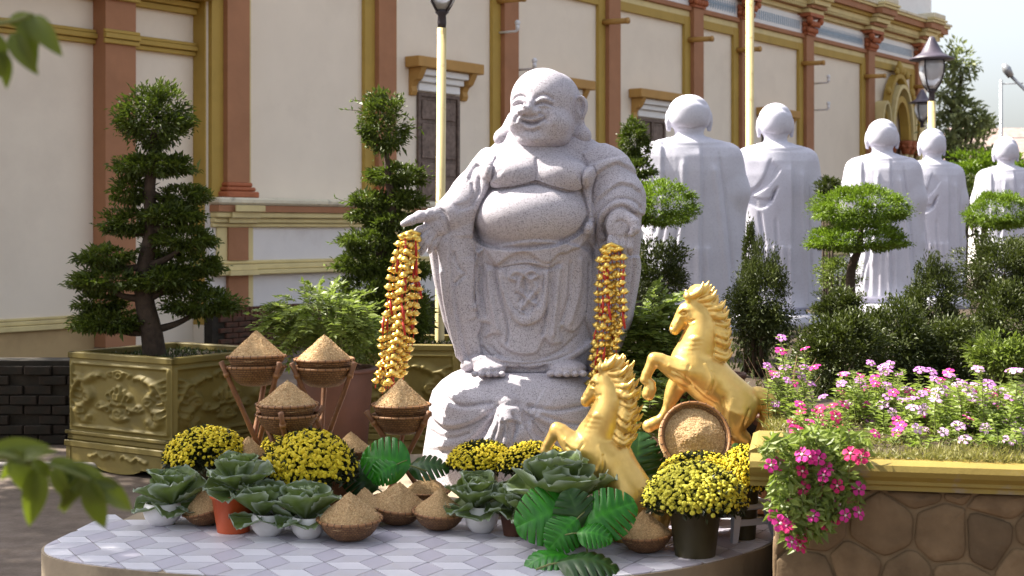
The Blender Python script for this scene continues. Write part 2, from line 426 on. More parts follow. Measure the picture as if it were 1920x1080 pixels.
def vnormals(V, Q):
    fn = np.cross(V[Q[:,2]]-V[Q[:,0]], V[Q[:,3]]-V[Q[:,1]])
    N = np.zeros_like(V)
    for i in range(4):
        for c in range(3): N[:,c] += np.bincount(Q[:,i], fn[:,c], len(V))
    return N/(np.linalg.norm(N, axis=1, keepdims=True)+1e-9)
def smooth_line(pts, n=6):
    """Catmull-Rom through 2D or 3D points"""
    P = np.array(pts, float)
    if len(P) < 3: return P
    E = np.vstack([2*P[0]-P[1], P, 2*P[-1]-P[-2]]); out = []
    for i in range(1, len(E)-2):
        for t in np.arange(n)/n:
            out.append(.5*((2*E[i])+(-E[i-1]+E[i+1])*t+(2*E[i-1]-5*E[i]+4*E[i+1]-E[i+2])*t*t+(-E[i-1]+3*E[i]-3*E[i+1]+E[i+2])*t**3))
    out.append(P[-1]); return np.array(out)
def relief(UV, strokes):
    """height on points UV from drawn lines: ('g' groove | 'r' ridge | 's' step, amp, width, points[, decay])"""
    H = np.zeros(len(UV))
    for st in strokes:
        kind, amp, w, pts = st[:4]; dec = st[4] if len(st) > 4 else w*5
        L = smooth_line(pts, 5); rg = (w*3 if kind != 's' else dec*2.2)+2
        m = np.where((UV[:,0] > L[:,0].min()-rg)&(UV[:,0] < L[:,0].max()+rg)&(UV[:,1] > L[:,1].min()-rg)&(UV[:,1] < L[:,1].max()+rg))[0]
        if len(m) == 0: continue
        P = UV[m]; bd = np.full(len(m), 1e9); bs = np.zeros(len(m)); bt = np.zeros(len(m))
        for i in range(len(L)-1):
            a, b = L[i], L[i+1]; ab = b-a; l2 = (ab**2).sum()+1e-9
            t = np.clip(((P-a)@ab)/l2, 0, 1); q = P-(a+t[:,None]*ab); d = np.sqrt((q**2).sum(1))
            u = d < bd; bd[u] = d[u]; bs[u] = (ab[0]*q[:,1]-ab[1]*q[:,0])[u]; bt[u] = ((i+t)/(len(L)-1))[u]
        fade = np.clip(np.minimum(bt, 1-bt)/.06+.25, 0, 1)
        if kind == 'g': H[m] -= amp*np.exp(-(bd/w)**2)*fade
        elif kind == 'r': H[m] += amp*np.exp(-(bd/w)**2)*fade
        else:
            sd = bd*np.sign(bs); up = 1/(1+np.exp(-np.clip(sd/(w*.35), -30, 30)))
            H[m] += amp*(up*np.exp(-np.maximum(sd,0)/dec)-.45*(1-up)*np.exp(-(sd/(w*1.6))**2))*fade
    return H

# ------------------------------------------------------------------ ground
def ground():
    m, nt, bs, out = new_mat('worn_concrete')
    tc = nt.nodes.new('ShaderNodeTexCoord').outputs['Object']
    a = noise(nt, tc, .9, 8, .65); b = noise(nt, tc, 7, 6, .6); c = noise(nt, tc, 60, 4, .6)
    cc = ramp(nt, a, [(.35, (.085,.062,.047)), (.55, (.15,.115,.095)), (.75, (.21,.17,.15))])
    cc = mixrgb(nt, cc, ramp(nt, b, [(.35, (.62,.56,.48)), (.62, (1,1,1))]), .8, 'MULTIPLY')
    cc = mixrgb(nt, cc, ramp(nt, c, [(.3, (.8,.78,.75)), (.7, (1.08,1.08,1.08))]), 1.0, 'MULTIPLY')
    nt.links.new(cc, bs.inputs['Base Color']); bs.inputs['Roughness'].default_value = .8
    bump(nt, bs, c, .4, .006)
    n = 40; xs = np.concatenate([[-400,-60],np.linspace(-14,14,29),[60,400]]); ys = np.concatenate([[-80],np.linspace(0,44,45),[90,900]])
    V = [(x,y,0) for y in ys for x in xs]; w = len(xs)
    F = [(j*w+i,j*w+i+1,(j+1)*w+i+1,(j+1)*w+i) for j in range(len(ys)-1) for i in range(w-1)]
    return struct(obj('ground', mesh_np('ground', V, F), m))
ground()

# ------------------------------------------------------------------ temple (local x along the wall, y into the wall, z up)
TO = Vector((-1.2, 23.2, 0)); TA = math.atan2(.794, .607)
DX, DY = math.cos(TA), math.sin(TA)
def tw(px, off=0.0):
    """wall coordinate along the facade of a photo column, for a plane off metres behind the main wall"""
    ox, oy = TO.x-DY*off, TO.y+DX*off; k = (px-960)/FPX
    return (k*oy-ox)/(DX-k*DY)
def zw(px, py, off=0.0):
    t = tw(px, off); Y = TO.y+DX*off+DY*t
    return CAMZ-(py-HOR)*Y/FPX
temple = thing('temple_building', 'cream temple with brown pilasters, yellow mouldings and carved cornice', 'building', TO, TA)
def tb(name, m, boxes, parent=None, bv=0.0):
    mb = MB()
    for b in boxes: mb.box(*b, bv)
    return mb.build(name, M[m], parent or temple)
T0, T1 = tw(384), 21.2
PIL = [tw(x) for x in (433,713,946,1140,1298,1388,1508,1624,1716)]
LED = 2.13
wall = tb('wall', 'cream', [(T0,T1,0,.35,0,7.3)])
tb('lower_wall', 'whiteplaster', [(T0,T1,-.10,-.004,.55,LED-.04)])
# weathered sill course and mouldings
tb('ledge', 'ledge', [(T0-.02,T1,-.34,-.004,2.035,2.135)], bv=.03)
tb('ledge_band', 'terracotta', [(T0-.01,T1,-.30,-.104,1.94,2.03)])
tb('moulding', 'olivelite', [(T0,T1,-.27,-.104,1.86,1.936),(T0,T1,-.21,-.104,1.79,1.856),(T0,T1,-.17,-.104,1.73,1.786)], bv=.012)
tb('moulding', 'olivelite', [(T0,T1,-.15,-.104,1.22,1.27),(T0,T1,-.19,-.104,1.14,1.216),(T0,T1,-.23,-.104,1.07,1.136)], bv=.012)
# brick footing of single bricks
foot = tb('footing', 'blackish', [(T0-.1,8,-.27,-.104,0,.545)])
rb = random.Random(3)
bk = MB().box(-.105,.105,-.03,.03,-.032,.032,.006).mesh('brick'); bk.materials.append(M['brick'])
for r_ in range(7):
    for i in range(17):
        t = T0-.0+.11+i*.225+(r_%2)*.11; z = .035+r_*.074
        obj('brick', bk, None, foot, (t,-.285+rb.uniform(-.008,.008),z), (0,0,rb.uniform(-.03,.03)))
for i in range(26): obj('brick', bk, None, foot, (T0+.05+i*.075,-.27,.575+rb.uniform(-.006,.004)), (R(90),R(90),0), (.62,1,1.05))
# pilasters
for i, t in enumerate(PIL):
    w = .20
    p = tb('pilaster', 'terracotta', [(t-w,t+w,-.16,-.004,LED+.22,6.30)])
    tb('base', 'capital', [(t-w-.09,t+w+.09,-.27,-.003,LED+.003,LED+.09),(t-w-.06,t+w+.06,-.235,-.003,LED+.094,LED+.15),(t-w-.03,t+w+.03,-.20,-.003,LED+.154,LED+.216)], p, bv=.018)
    # capital: bell with curling leaves
    mb = MB()
    mb.box(t-w-.03,t+w+.03,-.20,-.003,6.304,6.36); mb.box(t-w-.015,t+w+.015,-.18,-.003,6.364,6.62); mb.box(t-w-.16,t+w+.16,-.34,-.003,6.72,6.80)
    for k in range(-2,3):
        for row, zz in ((0,6.42),(1,6.56)):
            mb.sphere((t+k*.105+(row*.05 if k < 2 else 0),-.215-row*.06,zz), .062, 7, 5, (1,.8,1.25))
    for sx in (-1,1):
        mb.sphere((t+sx*(w+.09),-.28,6.64), .085, 8, 6)
        for zz in (6.44,6.56): mb.sphere((t+sx*(w+.03),-.12,zz), .07, 7, 5)
    mb.build('capital', M['capital'], p)
    # the lower pilaster below the sill
    for bb in ((t-w+.02,t+w-.02,-.16,-.104,.55,1.07),(t-w+.02,t+w-.02,-.16,-.104,1.272,1.728)): tb('pier', 'terracotta', [bb], p)
    for bb in ((t-w-.03,t+w+.10,-.37,-.35,1.945,2.03),(t-w-.04,t+w+.08,-.31,-.275,1.86,1.936),(t-w-.04,t+w+.08,-.25,-.216,1.79,1.856),(t-w-.04,t+w+.08,-.27,-.236,1.07,1.136),(t-w-.04,t+w+.08,-.23,-.196,1.14,1.216)): tb('moulding', 'olivelite', [bb], p)
    # yellow borders on both sides of each pilaster
    lw = .17 if i else .155
    tb('border', 'olive', [(t-w-lw-.05,t-w-.002,-.075,-.003,LED+.01,6.1)], p)
    tb('border', 'olivelite', [(t+w+.002,t+w+.10,-.075,-.003,LED+.01,6.1)], p)
    for bb in ((t+w-.018,t+w+.09,-.13,-.104,.55,1.068),(t+w-.018,t+w+.09,-.13,-.104,1.274,1.726),(t-w-.16,t-w+.018,-.13,-.104,1.274,1.726)): tb('lower_border', 'olivelite', [bb], p)
    # water spout stub
    if i >= 2:
        mb = MB(); mb.tube([(t-.27,-.02,5.62),(t-.27,-.62,5.60)], .055, 10); mb.tube([(t-.27,-.60,5.60),(t-.27,-.64,5.60)], .062, 10)
        mb.build('spout', M['ochre'], p)
# frieze, cornice with blocks over each pilaster
for i in range(len(PIL)-1):
    a, b = PIL[i]+.20, PIL[i+1]-.20
    tb('bay_border', 'olive', [(a+.103,b-.003-.22,-.072,-.004,5.93,6.098)])
    tb('bay_trim', 'olivelite', [(a+.10,b,-.05,-.003,6.10,6.22)])
    f_ = tb('frieze', 'frieze', [(a+.04,b-.04,-.06,-.003,6.33,6.74)])
    mb = MB(); n = int((b-a-.2)/.105)
    for k in range(n):
        x = a+.12+k*.105
        if i % 2: mb.box(x,x+.055,-.068,-.061,6.42,6.62)
        else: mb.box(x,x+.03,-.068,-.061,6.40,6.64); mb.box(x-.02,x+.05,-.0675,-.0612,6.50,6.54); mb.box(x+.045,x+.07,-.0672,-.0611,6.43,6.58)
    stuff(mb.build('frieze_pattern', M['bluetile'], f_))
    tb('architrave', 'terracotta', [(a,b,-.11,-.003,6.225,6.325)], bv=.01)
cor = [(.12,6.805,6.90,'olivelite'),(.20,6.905,6.98,'terracotta'),(.28,6.985,7.10,'olivelite'),(.36,7.105,7.18,'olive'),(.45,7.185,7.33,'terracotta'),(.50,7.335,7.40,'olivelite'),(.54,7.405,7.46,'ledge')]
for pr, z0, z1, mm in cor:
    tb('cornice', mm, [(T0,T1+pr,-pr,.30,z0,z1)])
mb = MB(); x = T0+.1
while x < T1: mb.box(x,x+.055,-.285,-.205,6.91,6.975); x += .11
stuff(mb.build('dentils', M['olivelite'], temple))
for i, t in enumerate(PIL):
    mb = [MB(), MB()]
    for j, (pr, z0, z1, mm) in enumerate(cor):
        mb[0 if mm != 'terracotta' else 1].box(t-.36-pr*.25,t+.36+pr*.25,-pr-.20,-pr-.003,z0+.004,z1-.004)
    r_ = mb[0].build('cornice_block', M['olivelite'], temple); mb[1].build('band', M['terracotta'], r_)
    MB().box(t-.40,t+.40,-.72,.2,7.465,7.60,.02).build('coping', M['ledge'], r_)
tb('parapet', 'frieze', [(T0,T1-.3,-.25,.2,7.47,8.6)])
# windows with dark panelled shutters, lintel shelf on brackets
for k, px in enumerate((820, 1042, 1219, 1448)):
    t = tw(px); z0, z1 = 2.16, 3.90; w = .52
    wi = tb('window', 'shutter', [(t-w,t-w+.06,-.05,-.003,z0,z1),(t+w-.06,t+w,-.05,-.003,z0,z1),(t-w+.061,t+w-.061,-.05,-.003,z1-.06,z1),(t-.025,t+.025,-.055,-.003,z0,z1-.062)])
    for s in (-1,1):
        cx = t+s*(w-.045)/2*1.02
        hw = (w-.085)/2-.004
        tb('shutter', 'shutter', [(cx-hw,cx+hw,-.022,-.004,z0,z1-.062)], wi)
        for za, zb in ((z0+.04,z0+.34),(z0+.40,z0+.62),(z0+.68,z0+1.25),(z0+1.31,z0+1.62)):
            tb('shutter_panel', 'shutterpanel', [(cx-hw+.035,cx+hw-.035,-.040,-.0225,za,zb)], wi, bv=.012)
    lt = tb('lintel', 'ochre', [(t-.80,t+.86,-.30,-.003,4.27,4.44)], wi, bv=.012)
    tb('lintel_moulding', 'frieze', [(t-w-.06,t+w+.06,-.20,-.003,4.16,4.265),(t-w-.02,t+w+.02,-.13,-.003,4.06,4.156),(t-w,t+w,-.06,-.003,3.92,4.055)], wi, bv=.012)
    for s in (-1,1):
        cx = t+s*(w+.12)
        poly = [(-.28,4.265),(-.003,4.265),(-.003,3.83),(-.05,3.84),(-.075,3.90),(-.06,3.98),(-.10,4.05),(-.18,4.09),(-.22,4.16)]
        MB().prism(poly, cx-.065, cx+.065, 'x').build('bracket', M['ochre'], wi)
# small wall lamps and hooks
for px, py in ((930,62),(962,132),(1520,157),(1520,207)):
    t, z = tw(px), zw(px,py); mb = MB()
    mb.tube([(t,-.02,z),(t+.02,-.42,z),(t+.02,-.46,z+.03)], .022, 6); mb.tube([(t+.02,-.45,z+.02),(t+.02,-.45,z+.10)], .035, 8); mb.sphere((t+.02,-.45,z+.14), .05, 8, 6)
    mb.build('wall_lamp', M['plasticwhite'], temple)
# ornate arched doorway in the last bay
a, b = PIL[7]+.24, PIL[8]-.22; cx = (a+b)/2; hw = (b-a)/2
dr = tb('doorway', 'cream', [(a,b,-.05,-.003,2.2,3.0)])
def arch(cx, w, zs, zt, y0, y1, th, m, name, parent):
    out_, in_ = [], []
    for k in range(17):
        an = math.pi*k/16; out_.append((cx+w*math.cos(an), zs+(zt-zs)*math.sin(an))); in_.append((cx+(w-th)*math.cos(an), zs+(zt-zs-th)*math.sin(an)))
    mb = MB()
    for k in range(16): mb.prism([out_[k],out_[k+1],in_[k+1],in_[k]], y0, y1, 'y')
    return mb.build(name, M[m], parent)
arch(cx, hw*.52, 4.1, 5.55, -.36, -.06, .10, 'olivelite', 'arch', dr); arch(cx, hw*.44, 4.1, 5.25, -.30, -.06, .16, 'olive', 'arch', dr); arch(cx, hw*.62, 4.1, 5.85, -.26, -.052, .12, 'olive', 'arch', dr)
for s in (-1,1):
    arch(cx+s*hw*.78, hw*.24, 4.1, 5.05, -.36, -.06, .08, 'olivelite', 'arch', dr); arch(cx+s*hw*.78, hw*.20, 4.1, 4.85, -.28, -.055, .10, 'olive', 'arch', dr)
    for q in (.32,.56,.98):
        x = cx+s*hw*q; mb = MB(); mb.lathe([(.09,2.2),(.075,3.5),(.08,3.72)], 10, (x,-.2,0)); mb.build('column', M['olivelite'], dr)
        mb = MB(); mb.lathe([(.09,3.72),(.13,3.85),(.17,4.02),(.19,4.08)], 10, (x,-.2,0))
        for k in range(6): mb.sphere((x+.13*math.cos(k*1.05),-.2+.13*math.sin(k*1.05),3.92), .06, 6, 4)
        mb.build('capital', M['capital'], dr)
for x, z, r_ in ((0,5.98,.16),(-.12,5.90,.10),(.16,5.92,.12),(.36,5.84,.12),(-.5,5.35,.1),(.62,5.4,.12),(.7,5.25,.1),(0,6.10,.09)): MB().sphere((cx+x*hw,-.22,z), r_, 8, 6, (1,.6,1)).build('carved_crest', M['olive'], dr)
tb('door', 'shutter', [(cx-.5,cx+.5,-.04,-.003,2.2,4.1)], dr)

# recessed, lower wing on the left
OFF = .24; wing = thing('temple_wing', 'plain cream left wing of the temple with one brown pilaster and low eave', 'building', TO, TA)
W0, W1 = -16.0, T0-.004
tb('wall', 'cream', [(W0,W1,OFF,OFF+.3,0,4.9)], wing)
tb('side_return', 'olive', [(T0-.003,T0+.02,-.004,OFF-.002,.4,6.2)], wing)
tp = tw(203, OFF)
pw = .235
p = tb('pilaster', 'terracotta', [(tp-pw,tp+pw,OFF-.26,OFF-.002,.2,4.75)], wing)
for za, zb, pr in ((4.06,4.12,.07),(4.125,4.19,.11),(4.195,4.24,.08),(4.62,4.70,.09),(4.705,4.78,.15)):
    for bb in ((W0,tp-pw-.001,OFF-pr,OFF-.002,za,zb),(tp+pw+.001,W1,OFF-pr,OFF-.002,za,zb),(tp-pw-.04,tp+pw+.04,OFF-.26-pr*.6,OFF-.261,za,zb)): tb('moulding', 'olive', [bb], wing, bv=.008)
zl = zw(60, 603, OFF)
for za, zb, pr in ((zl-.11,zl-.045,.09),(zl-.04,zl+.01,.06),(zl+.015,zl+.05,.03)):
    tb('moulding', 'olivelite', [(W0,tp-pw-.001,OFF-pr,OFF-.002,za,zb)], wing, bv=.008)
tb('plinth', 'tan', [(W0,tp-pw-.002,OFF-.03,OFF-.002,.05,zl-.115)], wing)
mb = MB(); x = W0
er = tb('eave', 'olive', [(W0,W1+.05,OFF-.40,OFF-.003,4.80,4.86)], wing)
k = 0
while x < W1-.02:
    pts = [(x+.07,OFF-.52,4.92),(x+.07,OFF-.2,5.06),(x+.07,OFF+.3,5.28)]
    if x > -8: MB().tube(pts, .075, 8).build('roof_tile', M['roof'], er)
    x += .16
tb('roof', 'roof', [(W0,W1,OFF-.1,OFF+.5,4.9,4.98)], wing)

# dark old brick retaining wall behind the left planter
rw = thing('brick_retaining_wall', 'low near-black brick wall behind the carved planter at the left', 'wall', (-3.4,11.25,0))
MB().box(-4.2,1.1,0,.3,0,.66).build('core', M['blackish'], rw)
bk2 = MB().box(-.105,.105,-.05,.05,-.034,.034,.006).mesh('brick'); bk2.materials.append(M['blackbrick'])
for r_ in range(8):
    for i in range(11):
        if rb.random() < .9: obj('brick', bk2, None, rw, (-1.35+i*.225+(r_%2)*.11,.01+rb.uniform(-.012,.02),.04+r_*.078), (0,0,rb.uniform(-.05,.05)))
pp = obj('drain_pipe', MB().tube([(-5.2,10.02,.045),(-2.95,9.98,.045),(-2.75,10.0,.03)], .022, 10).mesh('pipe'), M['pipe'])
tag(pp, 'thin pale plastic pipe lying on the ground beside the carved planter', 'pipe')

# ------------------------------------------------------------------ tiled platform
PO = [(-2.20,6.93),(-2.22,6.72),(-2.12,6.52),(-1.85,6.34),(-1.35,6.17),(-.7,6.06),(0,6.06),(.56,6.19),(1.0,6.50),(1.28,6.88),(1.42,7.4),(1.5,8.2),(1.45,9.4),(-1.6,9.4),(-1.9,8.4),(-1.98,7.6),(-2.06,7.2)]
PO = [tuple(p) for p in smooth_line(PO+[PO[0]], 5)[:-1]]
hull_c = (-.3,7.6)
plat = MB().prism([(p[0],p[1]) for p in PO], 0, .196).build('platform', mat('platform_concrete', (.30,.24,.17), .85, .2, 3, .3, 40, dirt=(.13,.10,.07), dscale=2, damt=.8))
struct(plat)
tm = [mat('tile_white', (.62,.61,.69), .38, .05, 6, dirt=(.42,.38,.38), dscale=3, damt=.5), mat('tile_lilac', (.45,.43,.52), .38, .06, 6, dirt=(.30,.27,.27), dscale=3, damt=.5), mat('tile_grey', (.50,.49,.57), .38, .06, 6, dirt=(.36,.33,.33), dscale=3, damt=.5)]
def clip_poly(poly, clip):
    out_ = poly; n = len(clip)
    for i in range(n):
        a, b = clip[i], clip[(i+1)%n]; inp = out_; out_ = []
        side = lambda p: (b[0]-a[0])*(p[1]-a[1])-(b[1]-a[1])*(p[0]-a[0])
        for j in range(len(inp)):
            p, q = inp[j], inp[(j+1)%len(inp)]; sp, sq = side(p), side(q)
            if sp >= 0: out_.append(p)
            if (sp >= 0) != (sq >= 0):
                u = sp/(sp-sq); out_.append((p[0]+(q[0]-p[0])*u, p[1]+(q[1]-p[1])*u))
        if not out_: break
    return out_
def convex_hull(P):
    P = sorted(set(P)); 
    def half(P):
        h = []
        for p in P:
            while len(h) > 1 and (h[-1][0]-h[-2][0])*(p[1]-h[-2][1])-(h[-1][1]-h[-2][1])*(p[0]-h[-2][0]) <= 0: h.pop()
            h.append(p)
        return h[:-1]
    return half(P)+half(P[::-1])
HULL = convex_hull(PO)
HULL_IN = [(hull_c[0]+(p[0]-hull_c[0])*.994, hull_c[1]+(p[1]-hull_c[1])*.994) for p in HULL]
# rhombus tiling in three tones (cube pattern)
e = .155; g = .003
u = (e, 0); v = (e*.5, e*.866)
cnt = 0
tile_cache = {}
rt = random.Random(2)
for i in range(-20, 20):
    for j in range(-6, 18):
        ox = -.3+i*1.5*e; oy = 6.0+j*e*1.732+(i%2)*.866*e
        h = [(ox+e*math.cos(R(60*k)), oy+e*math.sin(R(60*k))) for k in range(6)]
        if oy > 7.45: continue
        for q, (a_, b_, c_) in enumerate(((0,1,2),(2,3,4),(4,5,0))):
            P = [(ox,oy), h[a_], h[b_], h[c_]]
            cx_ = sum(p[0] for p in P)/4; cy_ = sum(p[1] for p in P)/4
            P = [(cx_+(p[0]-cx_)*(1-g/e*2.2), cy_+(p[1]-cy_)*(1-g/e*2.2)) for p in P]
            C = clip_poly(P, HULL_IN)
            if len(C) < 3: continue
            area = abs(sum(C[k][0]*C[(k+1)%len(C)][1]-C[(k+1)%len(C)][0]*C[k][1] for k in range(len(C))))/2
            if area < .0008: continue
            full = abs(area-abs(sum(P[k][0]*P[(k+1)%4][1]-P[(k+1)%4][0]*P[k][1] for k in range(4)))/2) < 1e-6
            if full:
                if q not in tile_cache:
                    tile_cache[q] = MB().prism([(p[0]-ox,p[1]-oy) for p in C], 0, .005).mesh('tile'); tile_cache[q].materials.append(tm[q])
                obj('tile', tile_cache[q], None, plat, (ox,oy,.1965+rt.uniform(0,.0008)))
            else:
                MB().prism(C, .1965, .2015).build('tile', tm[q], plat)
            cnt += 1
print('tiles', cnt)

# ------------------------------------------------------------------ lamp posts
def lamp_post(name, label, x, y, h, z0=0.0, rpole=.036, s=1.0, tilt=0):
    r = thing(name, label, 'lamp post', (x,y,z0), 0, 'cream lamp posts with black lanterns', rot=(0,R(tilt),0))
    MB().lathe([(rpole*2.2,0),(rpole*2.2,.25),(rpole*1.3,.3),(rpole,.34),(rpole,h-.02)], 14).build('pole', M['cream_pole'], r)
    MB().lathe([(.038*s,h-.02),(.045*s,h+.02),(.04*s,h+.10*s),(.07*s,h+.13*s),(.06*s,h+.15*s)], 14).build('lantern_base', M['lampblack'], r)
    gm = MATS.get('lamp_glass')
    if gm is None:
        gm, nt, bs, out = new_mat('lamp_glass'); bs.inputs['Base Color'].default_value = (.85,.85,.88,1); bs.inputs['Roughness'].default_value = .12; bs.inputs['Transmission Weight'].default_value = .55
    b = h+.15*s
    MB().lathe([(.055*s,b),(.12*s,b+.08*s),(.17*s,b+.22*s),(.18*s,b+.34*s),(.17*s,b+.40*s)], 20).build('glass_globe', gm, r)
    MB().lathe([(.03*s,b+.40*s),(.075*s,b+.34*s),(.09*s,b+.26*s),(.06*s,b+.18*s),(.02*s,b+.15*s)][::-1], 12).build('bulb', M['plasticwhite'], r)
    for k in range(4):
        a = math.pi/4+k*math.pi/2; pts = [(q*math.cos(a)*s, q*math.sin(a)*s, b+zz*s) for q, zz in ((.06,-.02),(.13,.07),(.185,.22),(.195,.34),(.185,.42))]
        MB().tube(pts, .011*s, 6).build('rib', M['lampblack'], r)
    MB().lathe([(.20*s,b+.41*s),(.31*s,b+.42*s),(.315*s,b+.435*s),(.22*s,b+.475*s),(.15*s,b+.52*s),(.10*s,b+.62*s),(.055*s,b+.70*s),(.04*s,b+.735*s),(.02*s,b+.75*s)], 24).build('hood', M['lamphood'], r)
    return r
Yl = 11.2; lamp_post('lamp_post', 'cream lamp post rising just left of the laughing statue, lantern cut by the frame', gX(823,Yl), Yl, CAMZ+(HOR-48)*Yl/FPX, 0, .037, .8, .4)
Yl = 17.0; lamp_post('lamp_post', 'cream lamp post between the two nearest monk statues, top out of frame', gX(1406,Yl), Yl, 4.9, 0, .05)
Yl = 22.5; lamp_post('lamp_post', 'cream lamp post with purple-black lantern above the fourth monk statue', gX(1747,Yl), Yl, CAMZ+(HOR-188)*Yl/FPX, 0, .06, 1.12)
Yl = 34.0; lamp_post('lamp_post', 'small distant lantern half hidden behind the nearer lamp post at right', gX(1729,Yl), Yl, CAMZ+(HOR-238)*Yl/FPX, 0, .06, 1.0)
# street light arm and thin mast far away at the right edge
sl = thing('street_light', 'distant grey street light on a slanted arm at the right edge', 'street light', (gX(1990,30),30,0))
p0 = Vector((0,0,0)); hd = PX(1893,140,30)-sl.location; he = PX(1882,120,30)-sl.location
MB().tube([(0,0,0),(0,0,3.2),(hd.x*.35,0,hd.z*.86),tuple(hd)], [.07,.06,.045,.035], 8).build('arm', M['bluegrey'], sl)
MB().tube([tuple(hd+Vector((.03,0,-.04))),tuple((hd+he)/2),tuple(he)], [.07,.10,.05], 8).build('lamp_head', M['bluegrey'], sl)
ms = obj('radio_mast', MB().tube([(0,0,0),(0,0,CAMZ+(HOR-150)*45/FPX)], [.07,.05], 6).tube([(0,0,6.3),(.7,0,6.32)], .02, 5).tube([(0,0,4.6),(.9,0,4.6)], .015, 5).mesh('mast'), M['bluegrey'], None, (gX(1877,45),45,0))
tag(ms, 'thin distant grey mast against the white sky at the right', 'mast')
fh = thing('distant_house', 'small distant house with pale walls and grey roof at right edge', 'house', (gX(1925,48),48,0))
MB().box(-1.6,3,0,5,0,4.0).build('wall', M['whiteplaster'], fh)
MB().prism([(-.4,4.0),(5.4,4.0),(2.5,5.3)], -1.9, 3.3, 'x').build('roof', M['roof'], fh)

# ------------------------------------------------------------------ laughing stone statue (sketched in photo pixels on its own plane, d = towards the viewer)
def px_mesh(name, V, Q, Yd, base):
    """pixel sketch coordinates -> metres about base; faces turned outward"""
    S = FPX/Yd
    W = np.stack([(V[:,0]-960)/S, Yd-V[:,2]/S, CAMZ-(V[:,1]-HOR)/S], 1)-np.array(base)
    p = W[Q]; vol = (np.einsum('ij,ij->i', p[:,0], np.cross(p[:,1], p[:,2]))).sum()
    if vol < 0: Q = Q[:, ::-1]
    return mesh_np(name, W, Q)
def carve(V, Q, strokes, amp_scale=1.0, side=1):
    N = vnormals(V, Q)
    # outward sign
    c = V.mean(0)
    if np.einsum('ij,ij->i', N, V-c).mean() < 0: N = -N
    w = np.clip((N[:,2]*side-.05)/.35, 0, 1)
    return V+N*(relief(V[:,:2], strokes)*w*amp_scale)[:,None]

